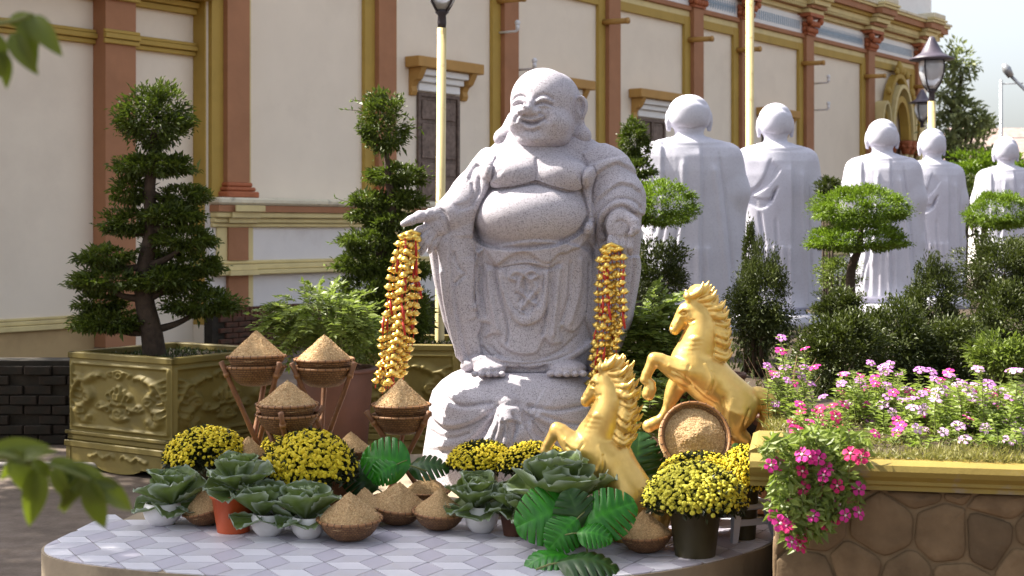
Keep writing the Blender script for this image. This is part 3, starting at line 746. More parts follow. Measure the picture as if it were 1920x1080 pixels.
YB = 8.6
def build_buddha():
    f = Field((745,250,-185), (1225,702,185), 2.0)
    # body under the robe
    f.loft([(292,1012,-12,96,60),(320,1010,-8,112,72),(350,1008,0,118,84),(400,1003,5,120,95),(460,1003,2,114,92),(520,1005,0,118,86),(600,1002,0,124,88),(655,998,5,118,90),(690,995,5,106,84)], 10)
    f.ell((1012,300,-5), (82,34,52), 20)
    f.tube([(1000,275,10),(1012,300,0)], [56,60], 14)
    # shoulders and sleeved arms
    f.tube([(968,292,0),(930,327,5),(888,365,32),(846,402,64)], [45,43,34,25], 12)
    f.tube([(1072,292,0),(1130,330,0),(1156,375,24),(1160,408,52)], [46,50,45,36], 14)
    f.loft([(395,860,45,26,26),(450,850,42,40,32),(520,861,36,40,32),(600,876,30,37,32),(655,888,28,28,28),(688,893,26,14,20)], 8)
    f.loft([(392,1162,28,38,38),(450,1159,22,41,38),(520,1150,20,42,36),(600,1140,20,38,34),(655,1126,20,30,28),(690,1116,20,14,20)], 8)
    # chest and belly
    f.ell((1000,318,34), (92,40,50), 16)
    f.ell((962,326,62), (48,27,36), 10); f.ell((1050,329,62), (52,29,36), 10)
    f.ell((997,404,46), (107,66,80), 7)
    f.ell((972,436,120), (3.5,3.5,7), 3, op='sub')
    # outer robe left and right, overskirt, waist ruffle: cloth over cloth
    f.layer([(930,296),(921,318),(917,346),(900,381),(887,418),(886,446),(897,478),(891,510),(888,545),(893,580),(905,604),(898,625),(904,650),(895,700),(840,700),(800,560),(800,460),(835,440),(846,415),(838,396),(800,378),(850,330),(900,270)], 5)
    f.layer([(1090,290),(1100,312),(1091,333),(1097,377),(1101,408),(1094,440),(1112,470),(1106,520),(1101,557),(1094,590),(1112,640),(1104,700),(1160,700),(1215,560),(1200,490),(1186,480),(1130,480),(1128,430),(1125,415),(1138,397),(1162,388),(1184,398),(1215,400),(1215,330),(1160,262)], 5)
    f.layer([(895,470),(890,540),(899,594),(921,603),(911,626),(924,620),(941,622),(938,634),(948,646),(973,656),(1004,653),(1014,636),(1020,627),(1028,636),(1036,638),(1051,634),(1046,616),(1050,606),(1062,614),(1076,614),(1094,588),(1104,540),(1100,470),(1000,450)], 6)
    f.layer([(884,436),(888,456),(897,476),(904,470),(912,467),(921,482),(931,493),(940,490),(951,482),(969,473),(989,472),(1002,480),(1014,489),(1028,490),(1037,482),(1047,474),(1058,473),(1070,467),(1084,462),(1099,444),(1101,420),(1083,438),(1048,456),(1014,462),(963,466),(911,460),(890,442)], 7)
    f.layer([(934,498),(940,535),(950,568),(966,593),(985,602),(1008,594),(1020,570),(1027,535),(1029,496),(985,488)], 3.5)
    f.layer([(946,500),(956,556),(976,584),(996,585),(1012,556),(1018,500)], -3)
    f.tube(smooth_line([(872,684,40),(905,666,80),(958,671,91),(1010,671,91),(1060,662,82),(1105,640,56)],4), 5, 10)
    # left hand (photo left): thumb up, fingers drooping
    f.ell((821,421,74), (23,22,14), 6, rot=(0,0,-30)); f.ell((836,410,66), (19,17,17), 8)
    f.tube([(820,404,80),(793,407,92),(777,414,96),(764,420,97)], [11,10,8,6], 5)
    for a, b, c, r in (((808,425,80),(792,431,86),(776,442,85),7.0), ((812,432,80),(797,447,86),(784,466,84),7.0), ((818,437,79),(805,455,83),(795,473,80),7.0), ((827,441,74),(817,457,76),(809,470,72),6.4)):
        f.tube([a,b,c], [r,r,r*.72], 1.6)
    # right hand: open palm to the front, fingers down, thumb curled in
    f.ell((1157,425,88), (25,31,13), 5); f.ell((1158,404,72), (22,20,20), 8)
    f.ell((1155,424,104), (11,14,6), 5, op='sub')
    f.tube([(1172,409,92),(1181,419,101),(1182,430,106),(1175,438,107)], [10,9.5,8,6], 4)
    for x, y2, r in ((1139,469,6.6),(1150,476,7.0),(1162,478,7.0),(1174,473,6.4)):
        f.tube([(x,447,92),(x-.5,462,97),(x,y2,93)], [r,r,r*.75], 1.2)
    # feet
    f.ell((920,683,80), (30,15,40), 6); f.ell((1060,683,78), (36,15,40), 6)
    for i, x in enumerate((893,906,919,931,942)): f.ell((x,690,118-abs(i-2.2)*3), (6.4,5.5,9), 2)
    for i, x in enumerate((1029,1043,1058,1073,1088)): f.ell((x,689.5,116-abs(i-1.5)*3), (7.6,6,9), 2)
    V, Q = f.mesh()
    st = [
      # robe edges at the chest and belly
      ('s', 6, 3.5, [(918,300),(923,318),(918,346),(901,381),(888,418),(888,446)], 30),
      ('s', 6, 3.5, [(1090,439),(1101,408),(1097,377),(1090,333),(1117,309),(1161,298)], 30),
      ('g', 4, 3, [(889,440),(908,456),(963,465),(1014,461),(1048,454),(1083,434),(1098,408)]),
      ('s', 9, 3.0, [(1090,348),(1074,355),(1055,357),(1030,350),(1003,342),(975,347),(945,353),(927,349),(919,338)], 26),
      ('g', 2.0, 3, [(1004,300),(1005,322),(1003,338)]),
      # sleeves
      ('s', 5, 3, [(1189,329),(1165,314),(1144,313),(1110,331)], 16), ('s', 4.5, 3, [(1193,362),(1175,350),(1150,351),(1120,378)], 16),
      ('s', 6, 3, [(1185,402),(1161,387),(1137,397),(1124,418),(1131,453)], 14), ('g', 3, 3, [(1198,395),(1180,378),(1150,376),(1126,396),(1116,430)]),
      ('g', 4, 3, [(1113,330),(1104,380),(1110,430),(1122,480)]),
      ('s', 5, 3, [(806,388),(828,394),(841,415),(843,440)], 14), ('g', 3, 3, [(901,333),(897,366),(882,388),(860,394)]), ('g', 2.6, 3, [(886,345),(890,366),(878,384),(856,388)]),
      ('g', 2.5, 3, [(895,312),(910,322),(916,340)]), ('s', 4, 3, [(900,310),(888,322),(880,340)], 12),
      # hanging sleeve folds, left
      ('g', 5, 3.5, [(820,470),(826,520),(838,588),(858,660)]), ('s', 5, 3, [(846,440),(850,518),(860,595),(874,660),(888,678)], 18),
      ('g', 3.5, 3, [(853,470),(862,496),(874,510)]), ('g', 3, 3, [(855,530),(866,520),(876,512)]), ('r', 4, 5, [(832,500),(842,580),(866,668)]),
      ('s', 5, 3, [(892,480),(889,540),(890,570),(897,592)], 14), ('r', 4, 4, [(893,565),(890,573),(896,577)]),
      # right
      ('g', 4, 3.5, [(1186,480),(1180,540),(1166,610)]), ('g', 3.5, 3, [(1125,490),(1120,560),(1112,620)]), ('r', 3, 5, [(1140,490),(1134,580),(1122,650)]),
      # apron
      ('s', 5, 3, [(1028,498),(1026,557),(1010,592),(985,602),(965,592),(946,553),(934,504)], 26), ('g', 2.5, 2.5, [(942,512),(956,560),(978,586),(996,586),(1014,555),(1018,512)]),
      ('g', 4, 3, [(912,492),(927,500),(950,498),(985,494),(1025,502),(1050,490)]),
      ('r', 4.5, 3.5, [(981,509),(973,537),(988,556),(977,576),(988,592)]), ('r', 4.5, 3.5, [(981,509),(1004,535),(992,556),(1006,570),(990,592)]),
      ('r', 4.5, 4, [(981,508),(966,506),(958,516),(970,522)]), ('r', 4.5, 4, [(983,508),(998,504),(1006,512),(994,520)]), ('g', 3, 2.2, [(981,515),(984,545),(980,580)]),
      ('g', 3, 2.2, [(966,545),(978,552),(972,562)]), ('g', 3, 2.2, [(994,540),(1004,552),(998,560)]), ('g', 2.5, 2, [(972,572),(982,580)]),
      # skirt folds
      ('g', 4, 3, [(927,492),(934,537),(952,603),(950,640)]), ('g', 4, 3, [(1031,498),(1021,576),(1014,622)]), ('g', 3.5, 3, [(1067,487),(1064,549),(1049,600)]),
      ('g', 3.5, 3, [(1103,490),(1101,557),(1094,585)]), ('g', 3.5, 3, [(905,494),(903,541),(912,590)]), ('r', 4, 5, [(918,500),(922,550),(936,618)]), ('r', 4, 5, [(1046,495),(1040,560),(1032,628)]),
      ('r', 3, 5, [(1085,480),(1082,540),(1064,605)]),
      ('g', 3.5, 3, [(903,642),(923,664),(958,673),(997,673),(1051,661),(1100,634)]), ('g', 3, 3, [(915,640),(940,660),(975,666),(1010,664),(1050,648),(1082,622)]),
      ('g', 2.5, 2.5, [(968,676),(975,682),(985,685)]), ('g', 2.5, 2.5, [(1022,676),(1008,684),(992,686)]),
      # hands and toes
      ('g', 1.6, 2, [(1146,420),(1156,414),(1166,420)]), ('g', 1.4, 1.6, [(1134,459),(1144,460)]), ('g', 1.4, 1.6, [(1145,461),(1155,461)]), ('g', 1.4, 1.6, [(1157,462),(1167,462)]),
    ]
    V = carve(V, Q, st, 1.35)
    return V, Q
def build_head():
    f = Field((915,122,-85), (1118,300,118), 1.5)
    f.tube([(1010,255,0),(1014,296,-12)], [44,46], 8)
    f.ell((1017,191,20), (60,61,66), 10); f.ell((1042,190,-24), (48,56,52), 20); f.ell((1015,234,24), (61,48,64), 14); f.ell((1040,236,0), (36,40,50), 14)
    f.ell((974,233,56), (20,22,24), 12); f.ell((1034,238,66), (30,26,22), 12)
    f.ell((999,264,64), (27,14,18), 12); f.ell((1016,262,32), (50,20,48), 14)
    f.tube([(996,192,76),(991,203,83),(989,211,87)], [6,8,10.5], 7)
    f.ell((977,216,82), (8,7,8), 5); f.ell((1002,217,85), (9.5,7.5,8), 5)
    # ears and long lobes
    f.ell((1085,207,16), (14,26,13), 4, rot=(0,0,8)); f.tube([(1085,228,16),(1088,246,18)], [9,11], 6); f.ell((1089,256,18), (19,19,18), 5)
    f.ell((1088,203,31), (7,14,8), 3, op='sub'); f.tube(smooth_line([(1077,192,24),(1086,184,26),(1096,192,26),(1097,207,26),(1091,222,25)],4), 3.2, 2); f.tube([(1084,200,22),(1084,214,24)], 3, 3)
    f.ell((944,258,14), (19,17,18), 5, rot=(0,0,-25)); f.tube([(960,220,0),(950,245,10)], [9,11], 6)
    V, Q = f.mesh()
    V = carve(V, Q, [
      # brow crease, lid, slit, lower lid
      ('g',3.2,2.4,[(960,194),(967,187),(976,185.5),(985,191)]), ('g',3.4,2.6,[(1002,192),(1011,186),(1024,186),(1037,195)]),
      ('r',3.2,3.6,[(962,199),(970,193.5),(978,194),(985,199)]), ('r',3.2,3.8,[(1004,199),(1013,193.5),(1024,194),(1033,200)]),
      ('g',5.0,1.9,[(961,203),(970,200),(978,200),(986,204)]), ('g',5.0,1.9,[(1003,204),(1013,200.5),(1023,201),(1034,205)]),
      ('r',2.4,2.6,[(963,207),(972,205),(985,208)]), ('r',2.4,2.6,[(1004,208),(1018,206),(1032,209)]),
      # cheeks, nose wings
      ('g',3.4,3,[(975,220),(968,226),(966,236)]), ('g',3.8,3.2,[(1009,219),(1019,225),(1025,236)]), ('r',2.2,6,[(963,214),(961,226),(967,240)]), ('r',2.6,7,[(1024,212),(1037,224),(1034,242)]),
      ('g',2.6,1.8,[(980,222.5),(984,223.5)]), ('g',2.6,1.8,[(995,224),(1001,223.5)]),
      # smiling mouth
      ('r',2.6,3,[(977,227),(985,230),(996,231),(1007,229),(1019,224)]), ('g',8.5,2.9,[(977,230.5),(985,234.5),(996,237),(1008,234),(1020,227)]), ('g',6,2.2,[(984,236),(996,239.5),(1007,236)]),
      ('r',3.2,3,[(982,242.5),(996,246),(1010,241.5)]), ('g',2.4,2.6,[(983,250),(996,253),(1010,249)]), ('r',2.0,8,[(986,264),(998,267),(1012,263)]),
      ('g',2.6,3,[(1071,188),(1069,208),(1075,230)]), ('g',1.5,4,[(975,262),(998,276),(1030,272)])])
    return V, Q
def build_seat():
    f = Field((775,670,-190), (1195,905,220), 2.4)
    f.loft([(690,985,0,112,100),(700,985,0,138,124),(714,985,0,158,140),(732,985,0,174,152),(752,985,0,180,158),(772,985,0,180,158),(800,985,0,184,161),(850,985,0,192,168),(898,985,0,196,170)], 4)
    # knot, tie and gathered cloth
    f.ell((952,735,150), (17,11,16), 8)
    f.tube([(952,742,160),(946,770,168),(958,800,166),(962,822,164)], [9,15,18,10], 8)
    f.tube([(944,748,156),(930,785,164),(908,828,164)], [5,9,14], 8); f.tube([(964,748,158),(985,785,166),(1012,826,164)], [6,12,18], 10)
    f.layer([(934,744),(972,744),(988,775),(1004,800),(1034,828),(1046,836),(1024,832),(1006,836),(985,838),(966,832),(955,824),(944,832),(930,826),(918,834),(898,836),(880,842),(908,815),(924,785)], 6)
    V, Q = f.mesh()
    st = [('g',5,3.5,[(831,728),(868,747),(927,738)]), ('g',5,3.5,[(985,742),(1035,750),(1092,744)]), ('s',7,3,[(927,747),(888,775),(845,787),(806,768)],34),
      ('s',7,3,[(930,760),(903,791),(868,818),(826,828)],30), ('s',7,3,[(1085,800),(1028,778),(990,756)],30), ('s',7,3,[(1072,826),(1020,800),(988,768)],28), ('g',4,3,[(1130,770),(1070,776),(1010,756)]),
      ('g',4,3,[(936,752),(929,790),(913,833)]), ('g',4,3,[(978,752),(993,790),(1016,832)]), ('g',4,2.5,[(944,758),(946,780),(940,800),(948,826)]), ('g',4,2.5,[(962,752),(968,776),(962,800),(975,828)]),
      ('s',4,2.5,[(976,770),(958,764),(938,766)],10), ('g',3,2.5,[(953,770),(956,800),(950,812)]), ('s',4,3,[(860,836),(905,828),(950,834),(990,838),(1040,834)],9),
      ('g',3,3,[(820,706),(860,716),(900,712)]), ('g',3,3,[(806,800),(850,806),(890,792)]), ('g',3,3,[(1100,820),(1050,812),(1012,790)]), ('g',2.5,3,[(880,850),(910,820),(930,780)]), ('g',2.5,3,[(1060,850),(1030,830),(1000,800)])]
    return carve(V, Q, st, 1.2), Q
b_base = PX(985, 430+1.5*FPX/YB, YB)
bud = thing('laughing_statue', 'grey granite laughing statue with a big bare belly and outstretched open hands', 'statue', b_base)
V, Q = build_buddha(); obj('figure', px_mesh('figure', V, Q, YB, b_base), M['granite'], bud)
V, Q = build_head(); obj('head', px_mesh('head', V, Q, YB, b_base), M['granite'], bud)
V, Q = build_seat(); obj('draped_seat', px_mesh('draped_seat', V, Q, YB, b_base), M['granite'], bud)

# ------------------------------------------------------------------ five standing monk statues seen from behind
def build_monk(kind):
    # sketched as seen from behind, 167 px per metre, feet at row 600
    f = Field((1355,195,-70), (1560,602,70), 2.4)
    f.ell((1455,236,0), (31,32,35), 4); f.ell((1455,250,4), (28,22,28), 8)
    f.tube([(1455,262,0),(1455,290,0)], [19,24], 8)
    for sx in (-1,1):
        f.ell((1455+sx*31,246,-2), (4,14,8), 3)
        f.tube([(1455+sx*31,252,-2),(1455+sx*30,266,-2)], [4,3.5], 3)
    f.loft([(282,1455,0,30,24),(288,1455,0,46,32),(298,1456,0,58,38),(315,1457,0,66,42),(340,1457,0,70,44),(400,1458,-2,72,45),(460,1460,-2,72,44),(520,1461,0,71,42),(570,1462,0,70,42),(588,1462,0,71,43)], 10)
    # arms folded in front, elbows out at the sides
    f.tube([(1404,312,-4),(1398,370,-10),(1402,420,-30)], [22,24,20], 22); f.tube([(1510,312,-4),(1516,375,-8),(1514,430,-28)], [22,24,22], 22)
    f.tube([(1518,400,-10),(1524,470,-12),(1526,540,-8),(1524,580,-6)], [16,15,13,11], 14)
    f.loft([(585,1462,-4,50,36),(600,1462,-4,50,38)], 2)
    f.layer([(1412,277),(1455,281),(1498,277),(1500,290),(1455,294),(1410,290)], 2)
    V, Q = f.mesh()
    base = [('g',1.5,2,[(1435,262),(1455,266),(1475,262)]), ('g',1.2,4,[(1430,225),(1455,215),(1480,225)])]
    if kind == 0:      # sash gathered under the left arm
        st = base+[('s',2.6,2.2,[(1478,320),(1479,400),(1477,480),(1478,588)],14)]
        for k in range(5): st.append(('g',2.0,1.8,[(1440+k*4,312+k*4),(1428+k*2,345+k*3),(1412,366+k*2),(1396,372+k*2)]))
        for k in range(4): st.append(('g',2.2,1.8,[(1398,374+k*3),(1418,386+k*5),(1440,384+k*2),(1452-k*3,362+k*3)]))
        st += [('r',2,4,[(1498,330),(1500,420),(1506,520),(1508,585)]), ('g',2,2.2,[(1512,360),(1514,450),(1520,560)]), ('g',2,2.5,[(1420,410),(1428,480),(1424,560)]), ('g',1.6,2.5,[(1448,420),(1452,500),(1450,580)]), ('r',1.8,4,[(1404,420),(1412,500),(1410,580)])]
    else:              # plain cloak with long straight folds
        st = base+[('s',2.6,2.2,[(1466,300),(1466,380),(1464,470),(1466,588)],16), ('s',2.2,2.2,[(1412,282),(1411,330),(1412,400)],10)]
        st += [('g',2.2,2.2,[(1494,310),(1504,400),(1514,500),(1520,585)]), ('r',2.2,4,[(1484,330),(1496,430),(1508,560)]), ('g',2,2.2,[(1424,380),(1410,450),(1402,520)]), ('g',2,2.2,[(1440,400),(1424,480),(1410,560)]), ('r',2,4,[(1440,320),(1438,420),(1430,520)]), ('g',1.6,2,[(1396,350),(1404,400),(1400,450)])]
    st += [('r',1.6,5,[(1440+7*k,470),(1438+8*k,588)]) for k in (-3,-1,1,3,5)]
    V = carve(V, Q, st, 1.6)
    S = 167.0
    W = np.stack([(V[:,0]-1458)/S, -V[:,2]/S, (600-V[:,1])/S], 1)
    p = W[Q]
    if np.einsum('ij,ij->i', p[:,0], np.cross(p[:,1], p[:,2])).sum() < 0: Q = Q[:, ::-1]
    return mesh_np('robed_figure', W, Q)
monk_me = [build_monk(0), build_monk(1)]
SOILZ = 0.60
pl_mb = MB().lathe([(.50,0),(.50,.10),(.47,.12),(.47,.15)], 20); pl_me = pl_mb.mesh('plinth')
mlab = ['pale grey stone monk statue nearest to the laughing statue, seen from behind, wide cloak',
        'pale grey stone monk statue with sash gathered under left arm, second from laughing statue',
        'pale grey stone monk statue in the middle of the row, behind the two-tier clipped tree',
        'pale grey stone monk statue just left of the lamp post, fourth along the row',
        'pale grey stone monk statue farthest right, half cut by the picture edge']
for i, (px, Y, kind, rz, sx) in enumerate([(1296,15.0,1,4,1.20),(1457,16.0,0,0,1.02),(1657,18.3,1,-6,1.04),(1750,20.0,0,6,.98),(1888,21.8,1,-3,.98)]):
    r = thing('monk_statue', mlab[i], 'statue', (gX(px,Y), Y, SOILZ), R(rz), 'row of stone monk statues seen from behind')
    obj('robed_figure', monk_me[kind], M['marble'], r, (0,0,.15), (0,0,0), (sx,1,1))
    obj('plinth', pl_me, M['marble'], r)

# ------------------------------------------------------------------ two rearing gilded horses
def build_horse():
    f = Field((1195,522,-62), (1462,850,62), 1.7)
    # trunk
    f.tube([(1300,690,0),(1330,712,0),(1360,738,0),(1386,756,0)], [42,42,38,39], 14)
    f.ell((1292,676,0), (33,36,33), 12); f.ell((1308,695,22), (24,32,18), 12); f.ell((1308,695,-22), (24,32,18), 12)
    f.ell((1376,765,20), (34,40,22), 12); f.ell((1376,765,-20), (34,40,22), 12)
    # neck with skin rolls
    f.tube(smooth_line([(1302,672,0),(1311,640,0),(1317,606,0),(1306,578,0)],3), np.interp(np.linspace(0,1,10),[0,.4,.75,1],[34,30,23,18]), 10)
    for k in range(4): f.tube(smooth_line([(1276+k*4,668-k*9,14),(1288+k*3,661-k*9,29),(1310,657-k*8,29),(1326,654-k*7,20)],3), 3.4, 5)
    for k in range(4): f.tube(smooth_line([(1276+k*4,668-k*9,-14),(1288+k*3,661-k*9,-29),(1310,657-k*8,-29),(1326,654-k*7,-20)],3), 3.4, 5)
    # head
    f.tube([(1301,577,0),(1286,588,0),(1274,606,0),(1266,618,0)], [20,16.5,11,10.5], 5)
    f.ell((1297,594,12), (13,14,8), 3); f.ell((1297,594,-12), (13,14,8), 3); f.ell((1266,614,0), (9,9,10), 3); f.tube([(1282,576,0),(1272,594,0),(1264,608,0)], [7,6,5], 4)
    f.ell((1259,613,7), (2.4,3,4), 1.2, op='sub'); f.ell((1259,613,-7), (2.4,3,4), 1.2, op='sub')
    f.tube([(1258,620,0),(1268,624,7)], 1.2, 1, op='sub'); f.tube([(1258,620,0),(1268,624,-7)], 1.2, 1, op='sub')
    for s in (-1,1):
        f.ell((1281,586,s*15), (6.5,5,4), 1.5, op='sub'); f.ell((1282,586.5,s*13), (4.2,3.4,4), 1); f.tube([(1273,584,s*12),(1279,579,s*15),(1289,581,s*17)], 2.4, 1.5)
        f.tube([(1294,566,s*10),(1289,555,s*13),(1287,544,s*13)], [6.5,6.5,1.5], 2); f.tube([(1288,562,s*13),(1285,550,s*14)], [2.5,1.5], 1.5, op='sub')
    # front legs
    f.tube(smooth_line([(1298,696,20),(1268,692,24),(1236,674,24)],3), [24,23,22,19,16,14,12.5], 8)
    f.tube([(1236,674,24),(1226,672,24),(1212,700,23)], [13,12,9], 5); f.ell((1229,674,24), (12,11,11), 5)
    f.tube([(1212,700,23),(1209,710,23),(1219,718,22)], [8.5,8.5,8.5], 4); f.tube([(1219,718,22),(1218,728,22),(1215,737,22)], [9,11,12], 4)
    f.tube(smooth_line([(1290,706,-20),(1270,728,-24),(1258,756,-24)],3), [22,20,18,16,14,12.5,11], 8)
    f.tube([(1258,756,-24),(1250,776,-24),(1240,790,-24)], [11.5,8.5,8], 4); f.tube([(1240,790,-24),(1230,797,-24),(1218,803,-24)], [8.5,11,12.5], 4)
    # hind legs, bent under
    for s, dx in ((1,0),(-1,6)):
        f.tube([(1378+dx,772,s*21),(1366+dx,800,s*23),(1380+dx,816,s*23)], [33,22,16], 8)
        f.tube([(1380+dx,814,s*23),(1393+dx,824,s*23)], [15,11], 5); f.tube([(1393+dx,823,s*23),(1388+dx,833,s*23),(1378+dx,841,s*23)], [10.5,9,11], 4)
    # tail: thick wavy brush
    f.tube(smooth_line([(1404,744,0),(1420,738,0),(1437,752,0),(1443,776,0),(1436,802,0),(1426,826,0),(1428,842,0)],3), np.interp(np.linspace(0,1,19),[0,.25,.5,.8,1],[9,15,18,14,5]), 5)
    for k, o in enumerate((-12,-6,0,6,12)):
        f.tube(smooth_line([(1420,738,o*.6),(1440+k,752,o),(1449-k,776,o*1.2),(1440+k*2,804,o),(1424+k*3,836,o*.6)],3), 4.6, 1.8)
    # mane: flame-like locks along the crest
    rr = random.Random(5)
    crest = smooth_line([(1300,556,0),(1320,570,0),(1334,598,0),(1337,630,0),(1332,660,0)], 5)
    for i in range(0, len(crest), 1):
        p = crest[i]
        for s in (-1, 0, 1):
            a = i/len(crest); dx = 20+12*a+rr.uniform(-3,9); dy = -24*(1-a)**1.5+8*a+rr.uniform(-7,8); z = s*15+rr.uniform(-5,5)
            pts = smooth_line([p+np.array([-9,0,s*10]), p+np.array([dx*.35,dy*.5+5,z]), p+np.array([dx*.75,dy*.9+7,z*1.1]), p+np.array([dx,dy-4,z*1.0])], 3)
            f.tube(pts, np.interp(np.linspace(0,1,len(pts)),[0,.45,1],[6.0,6.8,1.2]), 1.0)
    for k in range(7):
        z = -13+k*4.3; pts = smooth_line([(1304,564,z*.6),(1298+k,548,z),(1310+k*2,538,z),(1326+k,541+abs(k-3)*2,z*.7)], 3)
        f.tube(pts, np.interp(np.linspace(0,1,len(pts)),[0,.4,1],[6,7.5,1.4]), 1.0)
    f.tube([(1300,566,0),(1288,574,6),(1280,578,10)], [7,5,2], 2); f.tube([(1300,566,0),(1288,574,-6),(1280,578,-10)], [7,5,2], 2)
    V, Q = f.mesh()
    st = [('g',1.2,2,[(1300,720),(1318,738),(1342,752)]), ('r',1.6,4,[(1250,680),(1270,688),(1290,690)]), ('g',2.2,2.5,[(1256,690),(1276,700),(1292,716)]), ('r',2.2,5,[(1372,740),(1362,770),(1366,800)]), ('g',2,3,[(1400,760),(1390,790),(1394,812)]), ('r',1.2,2.5,[(1276,592),(1268,606)]), ('g',2,2.5,[(1330,690),(1336,712),(1326,735)]), ('g',2.2,2.5,[(1352,740),(1352,770),(1345,790)]), ('g',2,2.5,[(1290,680),(1284,700),(1292,718)]), ('r',1.8,4,[(1318,676),(1330,700),(1322,730)]), ('r',1.4,3,[(1285,600),(1290,606),(1300,604)]), ('g',1.4,2,[(1283,596),(1292,604),(1302,598)])]
    V = carve(V, Q, st); 
    N = vnormals(V, Q)
    S = FPX/7.6
    W = np.stack([(V[:,0]-1330)/S, -V[:,2]/S, (842-V[:,1])/S], 1); W[:,2] = np.maximum(W[:,2], 0)
    p = W[Q]
    if np.einsum('ij,ij->i', p[:,0], np.cross(p[:,1], p[:,2])).sum() < 0: Q = Q[:, ::-1]
    return mesh_np('horse_body', W, Q)
horse_me = build_horse()
hz = PX(1330, 842, 7.6)
horse = obj('horse_statue', horse_me, M['gold'], None, hz, (0,0,R(-3)))
tag(horse, 'gold painted rearing horse on the right, above the round grain basket', 'horse statue', 'gold rearing horses')
hf = PX(1122, 1012, 6.95)
h2 = obj('horse_statue', horse_me, None, None, hf, (0,R(9),R(-24)), (.92,1.03,1.03))
tag(h2, 'gold painted rearing horse at the front, behind the big ornamental cabbage', 'horse statue', 'gold rearing horses')
# low wooden blocks that carry the horses and the raised baskets behind the flowers
def block(label, x, y, w, d, z1, z0=.204, m='wood'):
    mb = MB(); n = max(1, int((z1-z0)/.11)); h = (z1-z0)/n
    r = thing('display_crate', label, 'crate', (x,y,z0))
    for k in range(n):
        MB().box(-w/2,w/2,-d/2,-d/2+.016,k*h+.006,(k+1)*h-.004,.003).build('slat', M[m], r); MB().box(-w/2,w/2,d/2-.016,d/2,k*h+.006,(k+1)*h-.004,.003).build('slat', M[m], r)
    MB().box(-w/2+.01,w/2-.01,-d/2+.02,d/2-.02,z1-z0-.025,z1-z0-.004).build('crate_top', M[m], r)
    for sx in (-1,1): MB().box(sx*(w/2-.02)-.018,sx*(w/2-.02)+.018,-d/2+.02,d/2-.02,0,z1-z0-.03).build('side_board', M[m], r)
    return r
block('low wooden crate under the right-hand golden horse, hidden in shade', hz.x+.06, 7.62, .44, .36, hz.z+.004)
block('low wooden crate under the front golden horse behind the cabbage', hf.x+.05, 6.95, .34, .28, hf.z+.004)

# ------------------------------------------------------------------ leaf-sized faces
def unit(v): return v/(np.linalg.norm(v, axis=-1, keepdims=True)+1e-9)
def leaf_cards(P, D, L, Wd, rng, tint, up=None, fold=.25):
    """one folded four-point leaf at each P along D; L, Wd length and width"""
    n = len(P); D = unit(D); ref = rng.normal(size=(n,3)) if up is None else up+rng.normal(size=(n,3))*.35
    S = unit(np.cross(D, ref)); N = np.cross(S, D)
    L = np.asarray(L)[:,None] if np.ndim(L) else np.full((n,1), L); Wd = np.asarray(Wd)[:,None] if np.ndim(Wd) else np.full((n,1), Wd)
    b = P; t = P+D*L-N*L*fold*.5; l = P+D*L*.45+S*Wd*.5+N*L*fold*.4; r = P+D*L*.45-S*Wd*.5+N*L*fold*.4
    V = np.stack([b,r,t,l],1).reshape(-1,3); F = np.arange(4*n).reshape(n,4)
    return V, F, np.repeat(tint, 4)
def blob(rng, rad, n, leaf, clumps=26, flat_bottom=.45, puff=.30, asp=.42, shell=.55, hang=0.0, vary=.22, spike=0.0):
    """foliage mass with an uneven outline: leaf puffs spread through a lobed volume"""
    rad = np.array(rad)
    d = unit(rng.normal(size=(clumps,3))); lob = rng.normal(size=(5,3)); lob = unit(lob)
    rr = (shell+(1-shell)*rng.random(clumps))*(1+vary*np.max(d@lob.T, axis=1)-vary*.6)
    C = d*rr[:,None]; C[:,2] = np.where(C[:,2] < 0, C[:,2]*flat_bottom, C[:,2])
    k = rng.integers(0, clumps, n); ct = rng.random(clumps)*.5
    off = rng.normal(size=(n,3))*puff*np.array([1,1,.75])
    P = (C[k]+off); out = unit(P*np.array([1,1,1.2])+np.array([0,0,.25-hang])+rng.normal(size=(n,3))*.55)
    P = P*rad; t = np.clip(ct[k]+rng.random(n)*.55, 0, 1)
    sz = leaf*(.7+.6*rng.random(n))*(1+spike*(rng.random(n) < .03))
    return leaf_cards(P, out, sz, sz*asp, rng, t, np.array([0,0,1.0]))
def blob_mesh(name, *a, **k):
    V, F, t = blob(*a, **k); return mesh_np(name, V, F, False, t)
def limb(pts, r0, r1, n=8):
    L = smooth_line(pts, 4); return MB().tube([Vector(p) for p in L], list(np.linspace(r0, r1, len(L))), n)

